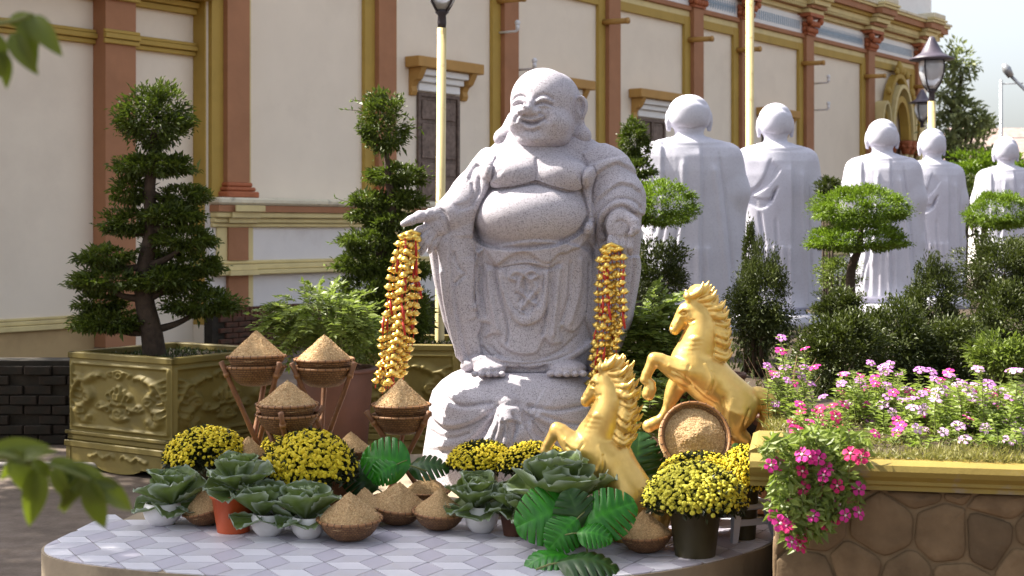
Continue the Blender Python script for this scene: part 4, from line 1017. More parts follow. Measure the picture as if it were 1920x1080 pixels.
# ------------------------------------------------------------------ cloud-pruned trees
def pad_tree(name, label, cat, Y, base, trunk, pads, leafmat, leaf=.032, dens=1.0, seed=1, z0=None, r0=.06, twigs=0, clip=False):
    rng = np.random.default_rng(seed); S = SC(Y); b = PX(base[0], base[1], Y)
    if z0 is not None: b.z = z0
    r = thing(name, label, cat, b)
    tp = [PX(x,y,Y)-b for x,y in trunk]; tp[0] = Vector((tp[0].x,0,0))
    for i, p in enumerate(tp[1:-1]): p.y += rng.uniform(-.04,.04)
    tr = limb([tuple(p) for p in tp], r0, r0*.3, 10).build('trunk', M['bark'], r)
    for (x,y,rx,ry) in pads:
        dy = rng.uniform(-.10,.10) if rx/S < .3 else 0
        c = PX(x,y,Y)-b; c.y += dy
        rad = (rx/S*.92, rx/S*.80, ry/S*1.05)
        area = rad[0]*rad[1]+rad[0]*rad[2]*2
        n = int(dens*area/(leaf*leaf)*38)
        me = blob_mesh('foliage_pad', rng, rad, n, leaf, clumps=int(60+160*rad[0]), flat_bottom=.40 if rx/ry > 1.5 else .75, puff=.135, hang=.10, spike=.8, shell=.62, vary=.16)
        if clip: me = blob_mesh('foliage_pad', rng, rad, int(n*.8), leaf*.8, clumps=260, flat_bottom=.42, puff=.085, hang=.05, vary=.05, shell=.80, asp=.5)
        stuff(obj('foliage_pad', me, M[leafmat], r, c))
        # limb from the nearest point lower on the trunk
        best = min(tp, key=lambda q: abs(q.z-(c.z-.25*abs(c.x-q.x)-.02)))
        mid = (best+c)/2+Vector((0,0,-.04))
        limb([tuple(best),tuple(mid),tuple(c-Vector((0,0,rad[2]*.3)))], r0*.42, r0*.16, 6).build('limb', M['bark'], r)
    return r, b
pad_tree('bonsai_tree', 'dark cloud-pruned bonsai tree growing in the carved planter at the left', 'tree', 10.25, (290,664), [(290,664),(286,620),(272,560),(270,500),(284,430),(282,360),(288,300),(288,245)],
  [(288,228,72,62),(286,316,80,25),(246,360,42,28),(340,374,50,24),(328,406,64,22),(236,424,56,30),(352,452,60,26),(204,484,54,21),(366,502,58,28),(206,530,64,26),(312,530,74,27),(184,572,46,22),(372,574,76,34),(206,608,74,26),(300,470,40,20)], 'bonsai', .038, 1.0, 3, .78, .085)
r_, b_ = pad_tree('bonsai_tree', 'slender shaggy bonsai tree behind the laughing statue, left of the cream lamp post', 'tree', 10.9, (725,640), [(725,640),(722,560),(718,480),(735,400),(728,330),(724,270)],
  [(722,240,46,62),(742,334,56,26),(752,378,50,20),(690,376,34,16),(700,405,50,18),(748,420,58,20),(694,452,56,20),(752,460,46,18),(690,498,66,28),(760,510,48,24),(700,556,76,46),(740,600,78,62)], 'bonsai', .036, 1.0, 5, .80, .06)
rng = np.random.default_rng(8)
mb = MB()   # a few long wispy shoots sticking out
PV, PD = [], []
for (a, b) in (((700,220),(645,205)),((705,205),(660,186)),((745,215),(775,226)),((690,400),(630,372)),((680,470),(620,455)),((690,520),(610,498)),((750,235),(790,245))):
    A, B = PX(*a,10.9)-b_, PX(*b,10.9)-b_
    mb.tube([A,(A+B)/2+Vector((0,0,.02)),B], [.004,.003,.002], 4)
    for u in np.linspace(.25,1,9): PV.append(A+(B-A)*u+Vector((0,0,.02*(1-u)))); PD.append(np.array(B-A)+rng.normal(size=3)*.25)
V, F, t = leaf_cards(np.array([list(p) for p in PV]), np.array(PD), .045, .016, rng, rng.random(len(PV)))
tw_ = stuff(mb.build('shoots', M['bark'], r_)); stuff(obj('shoot_leaves', mesh_np('shoot_leaves', V, F, False, t), M['bonsai_lit'], tw_))
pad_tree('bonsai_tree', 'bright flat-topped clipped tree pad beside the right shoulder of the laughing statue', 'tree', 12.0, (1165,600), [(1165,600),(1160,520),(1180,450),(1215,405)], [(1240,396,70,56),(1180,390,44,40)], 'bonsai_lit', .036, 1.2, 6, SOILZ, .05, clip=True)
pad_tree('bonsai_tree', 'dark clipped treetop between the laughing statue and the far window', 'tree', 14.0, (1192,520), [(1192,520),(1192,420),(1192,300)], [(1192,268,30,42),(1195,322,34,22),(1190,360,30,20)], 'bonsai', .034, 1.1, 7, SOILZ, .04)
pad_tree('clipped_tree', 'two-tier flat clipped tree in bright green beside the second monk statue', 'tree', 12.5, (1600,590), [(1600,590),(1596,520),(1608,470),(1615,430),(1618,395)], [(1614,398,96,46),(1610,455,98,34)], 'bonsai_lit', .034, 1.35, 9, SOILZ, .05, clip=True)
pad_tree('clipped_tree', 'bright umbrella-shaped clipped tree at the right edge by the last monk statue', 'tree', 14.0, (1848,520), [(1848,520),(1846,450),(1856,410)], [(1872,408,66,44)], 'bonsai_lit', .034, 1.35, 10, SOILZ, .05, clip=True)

# ------------------------------------------------------------------ shrubs
def shrub(name, label, Y, px, py, rx, ry, leafmat, leaf=.034, seed=1, dens=1.0, cone=0.0, z0=SOILZ, asp=.45):
    rng = np.random.default_rng(seed); S = SC(Y); c = PX(px,py,Y); b = Vector((c.x, Y, z0))
    r = thing(name, label, 'shrub', b)
    rad = (rx/S*.98, min(rx/S*.9,.5), ry/S*1.0)
    n = int(dens*(rad[0]*rad[1]+2*rad[0]*rad[2])/(leaf*leaf)*34)
    V, F, t = blob(rng, rad, n, leaf, clumps=int(80+120*rad[2]), flat_bottom=1.0, puff=.13, asp=asp, shell=.45, vary=.22)
    if cone: V[:,:2] *= (1-cone*np.clip((V[:,2]+rad[2])/(2*rad[2]),0,1.1))[:,None]
    stuff(obj('foliage', mesh_np('foliage', V, F, False, t), M[leafmat], r, c-b))
    mb = MB()
    for k in range(4):
        a = k*1.6; mb.tube([(.03*math.cos(a),.03*math.sin(a),0),(.05*math.cos(a),.05*math.sin(a),(c.z-z0)*.5),(rad[0]*.4*math.cos(a),rad[1]*.4*math.sin(a),max(.1,c.z-z0))], [.018,.014,.006], 6)
    stuff(mb.build('stems', M['bark'], r))
    return r
shrub('conical_shrub', 'tall dark conical shrub with a pointed top behind the right-hand golden horse', 10.6, 1424, 570, 84, 120, 'shrub', .034, 21, 1.1, .55)
shrub('conical_shrub', 'thin dark leader shoot of shrub standing before the second monk statue', 10.9, 1406, 480, 20, 75, 'shrub', .034, 22, 1.6, .6)
shrub('round_shrub', 'dark shrub right of the laughing statue below the clipped pad', 12.2, 1232, 512, 60, 62, 'shrub', .034, 23)
shrub('round_shrub', 'small round clipped shrub at the feet of the second monk statue', 11.5, 1576, 572, 48, 30, 'shrub', .03, 24, 1.3)
shrub('round_shrub', 'dark wide shrub behind the pink flowers, left of centre in the bed', 9.4, 1574, 665, 88, 88, 'shrub', .034, 25)
shrub('round_shrub', 'dark dense shrub behind the tallest pink flowers', 9.8, 1668, 650, 84, 84, 'shrub', .034, 26)
shrub('conical_shrub', 'dark pointed shrub in front of the fourth monk statue', 10.6, 1752, 566, 66, 88, 'shrub', .034, 27, 1.1, .45)
shrub('round_shrub', 'dark rounded shrub low between the pointed shrub and the pale one', 9.9, 1780, 664, 84, 78, 'shrub', .034, 28)
shrub('round_shrub', 'broad brownish dark shrub below the umbrella-shaped clipped tree', 12.6, 1870, 510, 84, 72, 'shrub', .034, 29, 1.0)
shrub('round_shrub', 'dark shrub at the right edge, above the pale green one', 10.8, 1888, 610, 80, 76, 'shrub', .034, 30)
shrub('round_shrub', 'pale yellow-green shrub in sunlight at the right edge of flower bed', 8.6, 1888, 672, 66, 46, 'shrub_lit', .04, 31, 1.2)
shrub('round_shrub', 'small dark bush peeking above the two-tier tree by the wall', 15.5, 1552, 352, 24, 16, 'shrub', .04, 32, 1.2)
shrub('round_shrub', 'small dark bush showing between the two nearest monk statues', 17.5, 1380, 305, 20, 24, 'shrub', .04, 33, 1.2)
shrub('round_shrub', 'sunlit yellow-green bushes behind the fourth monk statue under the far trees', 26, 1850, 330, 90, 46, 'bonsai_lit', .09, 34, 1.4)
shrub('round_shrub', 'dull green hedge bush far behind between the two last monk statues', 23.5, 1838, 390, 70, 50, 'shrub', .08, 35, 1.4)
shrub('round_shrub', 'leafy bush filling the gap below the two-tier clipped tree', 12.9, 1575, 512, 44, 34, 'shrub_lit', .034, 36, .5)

# leafy pot plants with compound leaves
def fern_plant(name, label, Y, px, py, rx, ry, pot, seed, z0, n=70, leafmat='fern'):
    rng = np.random.default_rng(seed); S = SC(Y); c = PX(px,py,Y); b = Vector((gX(pot,Y), Y, z0)); r = thing(name, label, 'plant', b)
    PV, PD, PU, PL = [], [], [], []; mb = MB()
    ctr = c-b
    for k in range(n):
        d = unit(rng.normal(size=3)*np.array([1,1,1])); q = np.array(ctr)+d*np.array([rx/S,rx/S*.7,ry/S])*(.35+.65*rng.random()**.5)
        o = unit(np.array([d[0],d[1],.25*d[2]+rng.uniform(-.35,.25)])+rng.normal(size=3)*.3); L = .17*(.7+.6*rng.random())
        tip = q+o*L+np.array([0,0,-.25*L])
        mb.tube([Vector(q),Vector((q+tip)/2+np.array([0,0,.02])),Vector(tip)], [.0025,.002,.001], 3)
        if k % 5 == 0:
            mb.tube([Vector((rng.uniform(-.05,.05),rng.uniform(-.05,.05),0)), Vector(q*.5+np.array([0,0,.05])), Vector(q)], [.008,.005,.003], 4)
        sd = unit(np.cross(o, [0,0,1]))
        tt = rng.random()*.6
        for u in np.linspace(.12,1,8):
            pos = q+(tip-q)*u+np.array([0,0,.02*math.sin(u*3.1)])
            for s in (-1,1):
                PV.append(pos); PD.append(sd*s+o*.55+rng.normal(size=3)*.12); PL.append(tt+rng.random()*.4)
        PV.append(tip); PD.append(o); PL.append(tt)
    V, F, t = leaf_cards(np.array(PV), np.array(PD), .054, .026, rng, np.clip(np.array(PL),0,1), np.array([0,0,1.0]), .15)
    stuff(obj('leaves', mesh_np('leaves', V, F, False, t), M[leafmat], r)); stuff(mb.build('stems', M['stem'], r))
    return r
def pot(name, label, Y, px, ztop, z0, rtop, rbot, m, cat='pot', lip=.03, rim=True):
    r = thing(name, label, cat, (gX(px,Y), Y, z0)); h = ztop-z0
    MB().lathe([(rbot*.96,0),(rbot,.01),(rtop*.97,h-lip),(rtop*.97,h-lip*.9),(rtop*.90,h-lip*.88),(rtop*.86,h-.05),(.01,h-.05)], 28, caps=True).build('pot_body', M[m], r)
    if rim: MB().lathe([(rtop*.972,h-lip),(rtop*1.06,h-lip),(rtop*1.07,h-.006),(rtop*1.04,h),(rtop*.93,h),(rtop*.92,h-lip*.86)], 28, caps=False).build('rim', M[m], r)
    MB().lathe([(rtop*.87,h-.045),(rtop*.5,h-.03),(.01,h-.026)], 20).build('soil', M['soil'], r)
    return r
Yp = 9.3; pot('clay_pot', 'big brown clay pot behind the raised grain baskets', Yp, 628, PX(0,688,Yp).z, 0, .26, .19, 'brownpot')
fern_plant('potted_shrub', 'light green leafy plant growing from the brown pot behind the baskets', Yp, 596, 596, 78, 44, 628, 41, PX(0,688,Yp).z-.05, 230)
fern_plant('potted_shrub', 'soft leafy plant at the foot of the shaggy bonsai behind the bell garland', 9.9, 660, 630, 50, 40, 660, 44, .0, 120)
Yp = 8.9; pot('clay_pot', 'large red-brown clay pot behind the right-hand golden horse', Yp, 1296, PX(0,696,Yp).z, 0, .27, .20, 'brownpot')
fern_plant('potted_shrub', 'leafy green plant between the right bell garland and the golden horse', 8.7, 1216, 640, 62, 80, 1250, 42, PX(0,720,Yp).z-.05, 380)
fern_plant('potted_shrub', 'leafy stems reaching low between the two golden horses', 8.2, 1196, 760, 40, 60, 1200, 43, .2, 110)

# ------------------------------------------------------------------ far trees at the right
def far_tree(name, label, Y, px, blobs, seed, h0=0):
    rng = np.random.default_rng(seed); S = SC(Y); b = Vector((gX(px,Y), Y, 0)); r = thing(name, label, 'tree', b)
    top = PX(px, min(q[1] for q in blobs), Y).z
    limb([(0,0,0),(.1,0,top*.4),(-.1,.1,top*.75),(.05,0,top*.95)], .16, .04).build('trunk', M['bark'], r)
    for (x,y,rx,ry) in blobs:
        c = PX(x,y,Y)-b; rad = (rx/S, rx/S, ry/S)
        stuff(obj('crown', blob_mesh('crown', rng, rad, int(70+rx*ry*.34), .17, clumps=16, flat_bottom=1, puff=.30, shell=.4, asp=.5, vary=.3), M['far'], r, c))
        limb([(0,0,c.z*.6),(c.x*.5,c.y*.5,c.z*.85),tuple(c)], .06, .015, 5).build('limb', M['bark'], r)
    return r
far_tree('tall_tree', 'loose-crowned tree against the white sky behind the lantern', 36, 1800, [(1800,120,26,34),(1775,170,26,30),(1795,205,34,24),(1770,240,30,26),(1815,235,26,18),(1838,222,12,10),(1790,275,40,22),(1762,290,24,30)], 51)
far_tree('tall_tree', 'low far tree right of the loose-crowned tree near the mast', 40, 1835, [(1830,260,34,18),(1850,232,16,10),(1870,290,26,18),(1822,300,30,24)], 52)

# ------------------------------------------------------------------ young tree beside the camera: its leafy twigs reach into the left of the frame
yt = thing('young_tree', 'blurred young tree twigs with fresh leaves reaching in at the left edge', 'tree', (-1.45,2.3,0))
limb([(0,0,0),(.03,.02,.8),(-.02,0,1.6),(.02,.03,2.4)], .03, .012).build('trunk', M['bark'], yt)
def big_leaf(L, w, droop=.25, fold=.25, n=8):
    V, F, t = [], [], []
    for i in range(n+1):
        u = i/n; hw = w*.5*(math.sin(math.pi*min(1,u**.75))**.8)+.0005; x = L*u; z = -droop*L*u*u
        for k, s in enumerate((-1,-.5,0,.5,1)): V.append((x, s*hw, z+abs(s)*hw*fold)); t.append(.35+.3*u+.2*(abs(s)))
    for i in range(n):
        for k in range(4): F.append((i*5+k,(i+1)*5+k,(i+1)*5+k+1,i*5+k+1))
    return V, F, t
bl = [mesh_np('leaf', *big_leaf(*a)[:2], True, big_leaf(*a)[2]) for a in ((.085,.036,.3,.3),(.07,.03,.5,.25),(.10,.04,.2,.35))]
for m_ in bl: m_.materials.append(M['fore'])
rl = random.Random(4)
def twig(pts, leaves):
    P = [PX(*p)-yt.location for p in pts]
    tgo = limb([tuple(p) for p in P], .007, .002, 6).build('branch', M['stem'], yt)
    for (x,y,Y,ang,k,tw2,s) in leaves:
        p = PX(x,y,Y)-yt.location
        obj('leaf', bl[k], None, yt, p, (R(tw2), R(rl.uniform(-10,25)), 0), (s*1.15,)*3).rotation_euler = Euler((R(tw2), -R(ang), R(rl.uniform(-40,40))), 'XYZ')
twig([(-430,150,2.2),(-100,60,2.2),(20,40,2.2),(60,25,2.2)], [(20,62,2.2,-55,0,70,.75),(45,35,2.2,-80,2,80,.7),(60,30,2.2,-45,0,60,.8),(15,45,2.2,20,1,75,.8),(0,95,2.2,-70,1,70,.7),(-10,60,2.2,-80,0,60,.7),(62,28,2.2,-100,1,85,.6)])
twig([(-430,700,2.2),(-150,820,2.25),(40,860,2.3),(120,880,2.3),(170,900,2.3)], [(10,846,2.3,-20,1,70,.6),(60,862,2.28,-40,1,80,.6),(90,872,2.3,10,1,60,.6),(140,888,2.3,-55,1,70,.6),(172,902,2.3,-10,1,75,.6),(30,852,2.32,-110,1,80,.6),(100,876,2.28,-70,0,90,.6),(-20,850,2.3,10,2,70,.8),(20,850,2.3,-60,0,75,.9),(70,870,2.3,-95,2,95,.9),(110,880,2.3,-30,0,65,.9),(130,885,2.3,-85,1,80,.9),(165,898,2.3,-35,2,70,.85),(165,898,2.3,-75,0,85,.9),(120,878,2.3,-5,1,60,.8),(40,858,2.3,25,1,60,.7),(150,893,2.3,-110,1,75,.8)])

# ------------------------------------------------------------------ unseen shade trees out of frame, crowns placed to cut sun and skylight
def unseen_shade_tree(label, x, y, h, crowns, seed):
    rng = np.random.default_rng(seed); r = thing('unseen_shade_tree', label, 'tree', (x,y,0))
    limb([(0,0,0),(.1,0,h*.35),(0,.1,h*.7)], .16, .08).build('trunk', M['bark'], r)
    for (cx,cy,cz,rd,n) in crowns:
        c = Vector((cx-x,cy-y,cz)); limb([(0,.05,h*.55),tuple(c*.6+Vector((0,0,h*.3))),tuple(c)], .06, .02, 6).build('limb', M['bark'], r)
        stuff(obj('crown', blob_mesh('crown', rng, (rd,rd*.9,rd*.6), n, .16, clumps=26, flat_bottom=.8, puff=.20, shell=.35, asp=.5), M['bonsai'], r, c))
unseen_shade_tree('unseen spreading tree added behind the viewer, its canopy cutting skylight over the near court', -4.6, 2.6, 6.0, [(-4.6,3.4,5.2,1.9,2600),(-1.8,2.4,5.4,1.9,2600),(-5.4,6.2,5.4,1.5,1700),(-5.0,7.6,5.0,1.4,1800)], 63)
unseen_shade_tree('second unseen tree added behind the viewer to the right to cut skylight', 2.6, -1.0, 6.0, [(1.4,1.6,5.3,1.8,2400),(3.6,1.0,5.4,1.8,2200)], 64)
def sunpt(p, t): return (p[0]+sv.x*t, p[1]+sv.y*t, p[2]+sv.z*t)
T_ = [(-1.6,6.9,.2),(-.4,6.7,.2),(-2.6,7.6,.0),(.7,6.6,.2)]
unseen_shade_tree('broad unseen shade tree left of the view, its crown placed to shade the platform', -5.6, 8.9, 6.5, [(*sunpt(p,8.6),1.15,1500) for p in T_[:3]], 61)
unseen_shade_tree('second unseen shade tree near the temple wing, its crown placed to shade the planter', -7.4, 12.0, 6.5, [(*sunpt(p,7.5),1.25,1500) for p in ((-2.4,9.9,.9),(-3.4,9.2,0),(-3.0,11,.9))], 62)

# ------------------------------------------------------------------ carved square planters
def relief_panel(name, w, h, strokes, parent, m, nx=120, amp=1.0, vmax=158, **k):
    """a panel with carved relief; local x 0..w, z 0..h, facing -y"""
    nz = int(nx*h/w); U, Z = np.meshgrid(np.linspace(0,w,nx), np.linspace(0,h,nz))
    uv = np.stack([U.ravel()/w*200, Z.ravel()/h*vmax], 1)
    H = np.clip(relief(uv, strokes), -4, 9)*.0046*amp
    V = np.stack([U.ravel(), -H, Z.ravel()], 1); i = np.arange(nx-1); j = np.arange(nz-1); I, J = np.meshgrid(i, j); a = (J*nx+I).ravel()
    return obj(name, mesh_np(name, V, np.stack([a,a+1,a+nx+1,a+nx],1)), M[m], parent, **k)
def spiral(cx, cy, r, turns=1.6, d=1, a0=0): return [(cx+r*(1-u*.85)*math.cos(a0+d*u*turns*6.28), cy+r*(1-u*.85)*math.sin(a0+d*u*turns*6.28)) for u in np.linspace(0,1,10)]
def dragon_strokes():
    st = []
    for s in (-1,1):
        X = lambda x: 100+s*(x)          # x measured from the middle
        # body: S-curve from the tail below to the raised head
        st.append(('r',7,7.5,[(X(52),40),(X(66),26),(X(80),36),(X(76),56),(X(60),66),(X(56),84),(X(68),100),(X(60),116),(X(44),120)]))
        st.append(('r',4,3,[(X(44),120),(X(34),126),(X(28),118)])); st.append(('r',5,5,[(X(52),124),(X(40),128),(X(34),122)]))
        for k in range(5): st.append(('r',5,2.6,[(X(66+k*3),112+k*2),(X(78+k*3),120-k*10),(X(90),126-k*14)]))
        for k in range(4): st.append(('r',4,2.4,[(X(72),40+k*16),(X(84),44+k*16),(X(92),52+k*16)]))
        st.append(('r',5,3,[(X(x-100),y) for x,y in [(160+ (p[0]-160),p[1]) for p in spiral(160,76,12,1.6,1)]])) 
        st.append(('r',5,3,[(X(p[0]-100),p[1]) for p in spiral(172,50,10,1.5,-1)]))
        st.append(('r',5,3,[(X(p[0]-100),p[1]) for p in spiral(122,52,8,1.4,1)])); st.append(('r',5,3,[(X(p[0]-100),p[1]) for p in spiral(138,60,8,1.4,-1)]))
        for k in range(6): st.append(('g',2.5,1.6,[(X(52+k*4),34-k*.5),(X(54+k*4),24)]))
        for k in range(3): st.append(('r',6,2.6,[(X(3+k*7),72),(X(5+k*9),88-k*3),(X(2+k*8),106-k*8)]))
        st.append(('r',4,4,[(X(8),66),(X(20),62),(X(34),50)]))
    st += [('r',6,7,[(100,74),(100,90)]), ('r',6,5,[(88,70),(100,64),(112,70)]), ('r',5,3,spiral(100,128,12,1.7)), ('r',4,3,[(84,124),(78,130),(90,136)]), ('r',4,3,[(116,124),(122,130),(110,136)]),
           ('r',6,4,spiral(100,46,11,1.6,-1)), ('r',5,4,[(82,38),(100,30),(118,38)])]
    # frame
    st += [('r',5,2.5,[(6,10),(6,148)]), ('r',5,2.5,[(194,10),(194,148)]), ('r',5,2.5,[(6,148),(194,148)]), ('r',5,2.5,[(6,10),(194,10)])]
    return st
def foot_strokes():
    st = []
    for s in (-1,1):
        for k in range(4): st.append(('r',5,3,[(100+s*(8+k*16),26+(k%2)*5),(100+s*(16+k*16),34-(k%2)*9),(100+s*(24+k*16),26)]))
    return st
def carved_planter(label, x, y, rz, w, h, seed=0):
    r = thing('carved_planter', label, 'planter', (x,y,0), rz)
    hw = w/2; zf = .16                        # foot height
    mb = MB()
    mb.box(-hw+.04,hw-.04,-hw+.04,hw-.04,.07,h-.10); mb.build('core', M['planter'], r)
    for z0, z1, o in ((zf,zf+.045,.030),(zf+.048,zf+.085,.012),(zf+.088,zf+.115,.026),(h-.045,h,.012)):
        for q in range(4):
            a = q*math.pi/2
            MB().box(-hw-o,hw+o,-hw-o,-hw+.05,z0,z1,.006).build('moulding', M['planter'], r, rot=(0,0,a))
    for q in range(4):
        a = q*math.pi/2; ca, sa = math.cos(a), math.sin(a)
        p = relief_panel('carved_panel', w, h-zf-.16, dragon_strokes(), r, 'planter', 130); p.rotation_euler = (0,0,a); p.location = (-hw*ca+hw*sa, -hw*sa-hw*ca, zf+.115)
        # scalloped foot
        pts = [(-hw-.02,0),(-hw-.02,zf-.002),(hw+.02,zf-.002),(hw+.02,0),(hw-.10,0)]
        pts += [(hw-.14,.04),(hw-.20,.06),(hw-.24,.06)]+[(hw*.46*math.cos(t_), .06-.055*math.sin(t_)) for t_ in np.linspace(0,math.pi,9)]+[(-hw+.24,.06),(-hw+.20,.06),(-hw+.14,.04),(-hw+.10,0)]
        MB().prism(pts, -hw-.015, -hw+.03, 'y').build('foot', M['planter'], r, rot=(0,0,a))
        p = relief_panel('carved_apron', w*.8, .105, [(k_,a_*.8,w_,[(u_,v_-8) for u_,v_ in l_]) for k_,a_,w_,l_ in foot_strokes()], r, 'planter', 90, 1.0, 32); p.rotation_euler = (0,0,a); lx, ly = -w*.4, -hw-.017
        p.location = (lx*ca-ly*sa, lx*sa+ly*ca, .05)
    MB().box(-hw+.05,hw-.05,-hw+.05,hw-.05,h-.09,h-.05).build('soil', M['soil'], r)
    rng = np.random.default_rng(seed); P = np.stack([rng.uniform(-hw+.08,hw-.08,700), rng.uniform(-hw+.08,hw-.08,700), np.full(700,h-.05)],1)
    V, F, t = leaf_cards(P, rng.normal(size=(700,3))*.5+np.array([0,0,.8]), .04, .012, rng, rng.random(700)*.6)
    stuff(obj('ground_cover', mesh_np('ground_cover', V, F, False, t), M['shrub'], r))
    return r
PLW, PLH = .96, .85
carved_planter('olive-yellow square planter carved with dragons, holding the dark bonsai at left', -2.44, 10.29, R(-33), 1.03, .83, 1)
carved_planter('carved yellow planter behind the laughing statue, mostly hidden, holding the shaggy bonsai', gX(760,10.9), 10.9, R(-8), 1.0, .86, 2)

# ------------------------------------------------------------------ rice baskets
def weave_mat():
    m, nt, bs, out = new_mat('woven_bamboo')
    uvn = nt.nodes.new('ShaderNodeUVMap'); br = nt.nodes.new('ShaderNodeTexBrick')
    br.inputs['Scale'].default_value = 1; br.inputs['Brick Width'].default_value = .022; br.inputs['Row Height'].default_value = .013; br.inputs['Mortar Size'].default_value = .0022; br.inputs['Mortar Smooth'].default_value = .5
    br.inputs['Color1'].default_value = (.21,.10,.036,1); br.inputs['Color2'].default_value = (.31,.165,.066,1); br.inputs['Mortar'].default_value = (.075,.03,.012,1)
    nt.links.new(uvn.outputs[0], br.inputs['Vector'])
    n = noise(nt, uvn.outputs[0], 30, 5); c = mixrgb(nt, br.outputs['Color'], ramp(nt, n, [(.3,(.6,.55,.5)),(.7,(1.1,1.1,1.1))]), 1.0, 'MULTIPLY')
    nt.links.new(c, bs.inputs['Base Color']); bs.inputs['Roughness'].default_value = .6
    inv = nt.nodes.new('ShaderNodeMath'); inv.operation = 'SUBTRACT'; inv.inputs[0].default_value = 1; nt.links.new(br.outputs['Fac'], inv.inputs[1])
    bump(nt, bs, inv.outputs[0], .9, .004); return m
M['weave'] = weave_mat()
def uv_lathe(prof, n=48, wob=0.0, rng=None):
    V, UV, F = [], [], []; s = 0; m = len(prof)
    for i, (r, z) in enumerate(prof):
        if i: s += math.hypot(r-prof[i-1][0], z-prof[i-1][1])
        for k in range(n+1):
            a = 2*math.pi*k/n; q = r*(1+wob*math.sin(3*a+1)); V.append((q*math.cos(a), q*math.sin(a), z)); UV.append((k/n*1.05, s))
    for i in range(m-1):
        for k in range(n): F.append((i*(n+1)+k, i*(n+1)+k+1, (i+1)*(n+1)+k+1, (i+1)*(n+1)+k))
    return V, F, UV
RB = .165
bowl_prof = [(.0,.004),(.05,.002),(.085,.008),(.115,.028),(.142,.060),(.158,.090),(.166,.112),(.160,.112),(.135,.065),(.10,.03),(.0,.02)]
V_, F_, U_ = uv_lathe(bowl_prof, 48, .008); bowl_me = mesh_np('bowl', V_, F_, True, uv=U_); bowl_me.materials.append(M['weave'])
mb = MB(); ring = lambda rr_, z_, wv=0: [(rr_*math.cos(a), rr_*math.sin(a), z_+wv*math.sin(9*a)) for a in np.linspace(0,2*math.pi,40)[:-1]]
mb.tube(ring(.167,.110), .0085, 8, closed=True); rim_me = mb.mesh('rim'); rim_me.materials.append(M['rim'])
mb = MB()
for k in range(26):
    a = 2*math.pi*k/26; mb.tube([(.1755*math.cos(a),.1755*math.sin(a),.104),(.1765*math.cos(a),.1765*math.sin(a),.113),(.166*math.cos(a),.166*math.sin(a),.1195)], .0022, 4)
bind_me = mb.mesh('binding'); bind_me.materials.append(M['weave'])
def heap_mesh(seed, hgt=.155, rad=.158, n=2200):
    rng = np.random.default_rng(seed); V = []; nr, na = 14, 44
    ph = rng.random(6)*6.28
    def hz_(r_, a): 
        u = r_/rad; return hgt*(1-u)**(.92)*(1-.10*math.sin(math.pi*u))+.006*math.sin(2*a+ph[0])*u+.004*math.sin(5*a+ph[1])*math.sin(u*9+ph[2])+.003*math.sin(11*a+ph[3])*u
    for i in range(nr+1):
        for k in range(na):
            r_ = rad*i/nr; a = 2*math.pi*k/na; V.append((r_*math.cos(a), r_*math.sin(a), .104+hz_(r_,a)-(.012 if i == nr else 0)+(-.010*math.exp(-(i/1.6)**2))))
    F = [(i*na+k,i*na+(k+1)%na,(i+1)*na+(k+1)%na,(i+1)*na+k)[::-1] for i in range(nr) for k in range(na)]
    base = mesh_np('grain_heap', V, F); base.materials.append(M['grain'])
    r_ = rad*np.sqrt(rng.random(n)); a = rng.random(n)*6.28; P = np.array([(q*math.cos(b), q*math.sin(b), .105+hz_(q,b)-.010*math.exp(-(q/rad*14/1.6)**2)) for q, b in zip(r_,a)])
    D = unit(np.stack([rng.normal(size=n)+np.cos(a)*.4, rng.normal(size=n)+np.sin(a)*.4, rng.normal(size=n)*.5-.3],1)); S = unit(np.cross(D, rng.normal(size=(n,3)))); N = np.cross(D,S)
    L, w = .0098, .0024
    pts = np.stack([P-D*L*.5, P+S*w, P+N*w, P-S*w, P-N*w, P+D*L*.5],1).reshape(-1,3); o = (np.arange(n)*6)[:,None]
    tri = np.array([(0,2,1),(0,3,2),(0,4,3),(0,1,4),(5,1,2),(5,2,3),(5,3,4),(5,4,1)]); Fg = (o[:,None,:]+tri[None]).reshape(-1,3)
    gr = mesh_np('loose_grains', pts, Fg, False, np.repeat(rng.random(n),6)); gr.materials.append(M['grains'])
    return base, gr
heaps = [heap_mesh(i, h_) for i, h_ in ((1,.165),(2,.155),(3,.145))]
def basket(label, loc, s=1.0, tilt=(0,0), hv=0, rz=0, heap=True, hs=(1,1,1), group='woven baskets heaped with rice grain'):
    r = thing('rice_basket' if heap else 'woven_basket', label, 'basket', loc, 0, group, rot=(R(tilt[0]),R(tilt[1]),rz)); r.scale = (s,s,s)
    obj('bowl', bowl_me, None, r); rr_ = obj('rim', rim_me, None, r); obj('binding', bind_me, None, rr_)
    if heap:
        h_ = obj('grain_heap', heaps[hv][0], None, r, (0,0,.001), (0,0,rz), hs); stuff(obj('loose_grains', heaps[hv][1], None, h_))
    return r
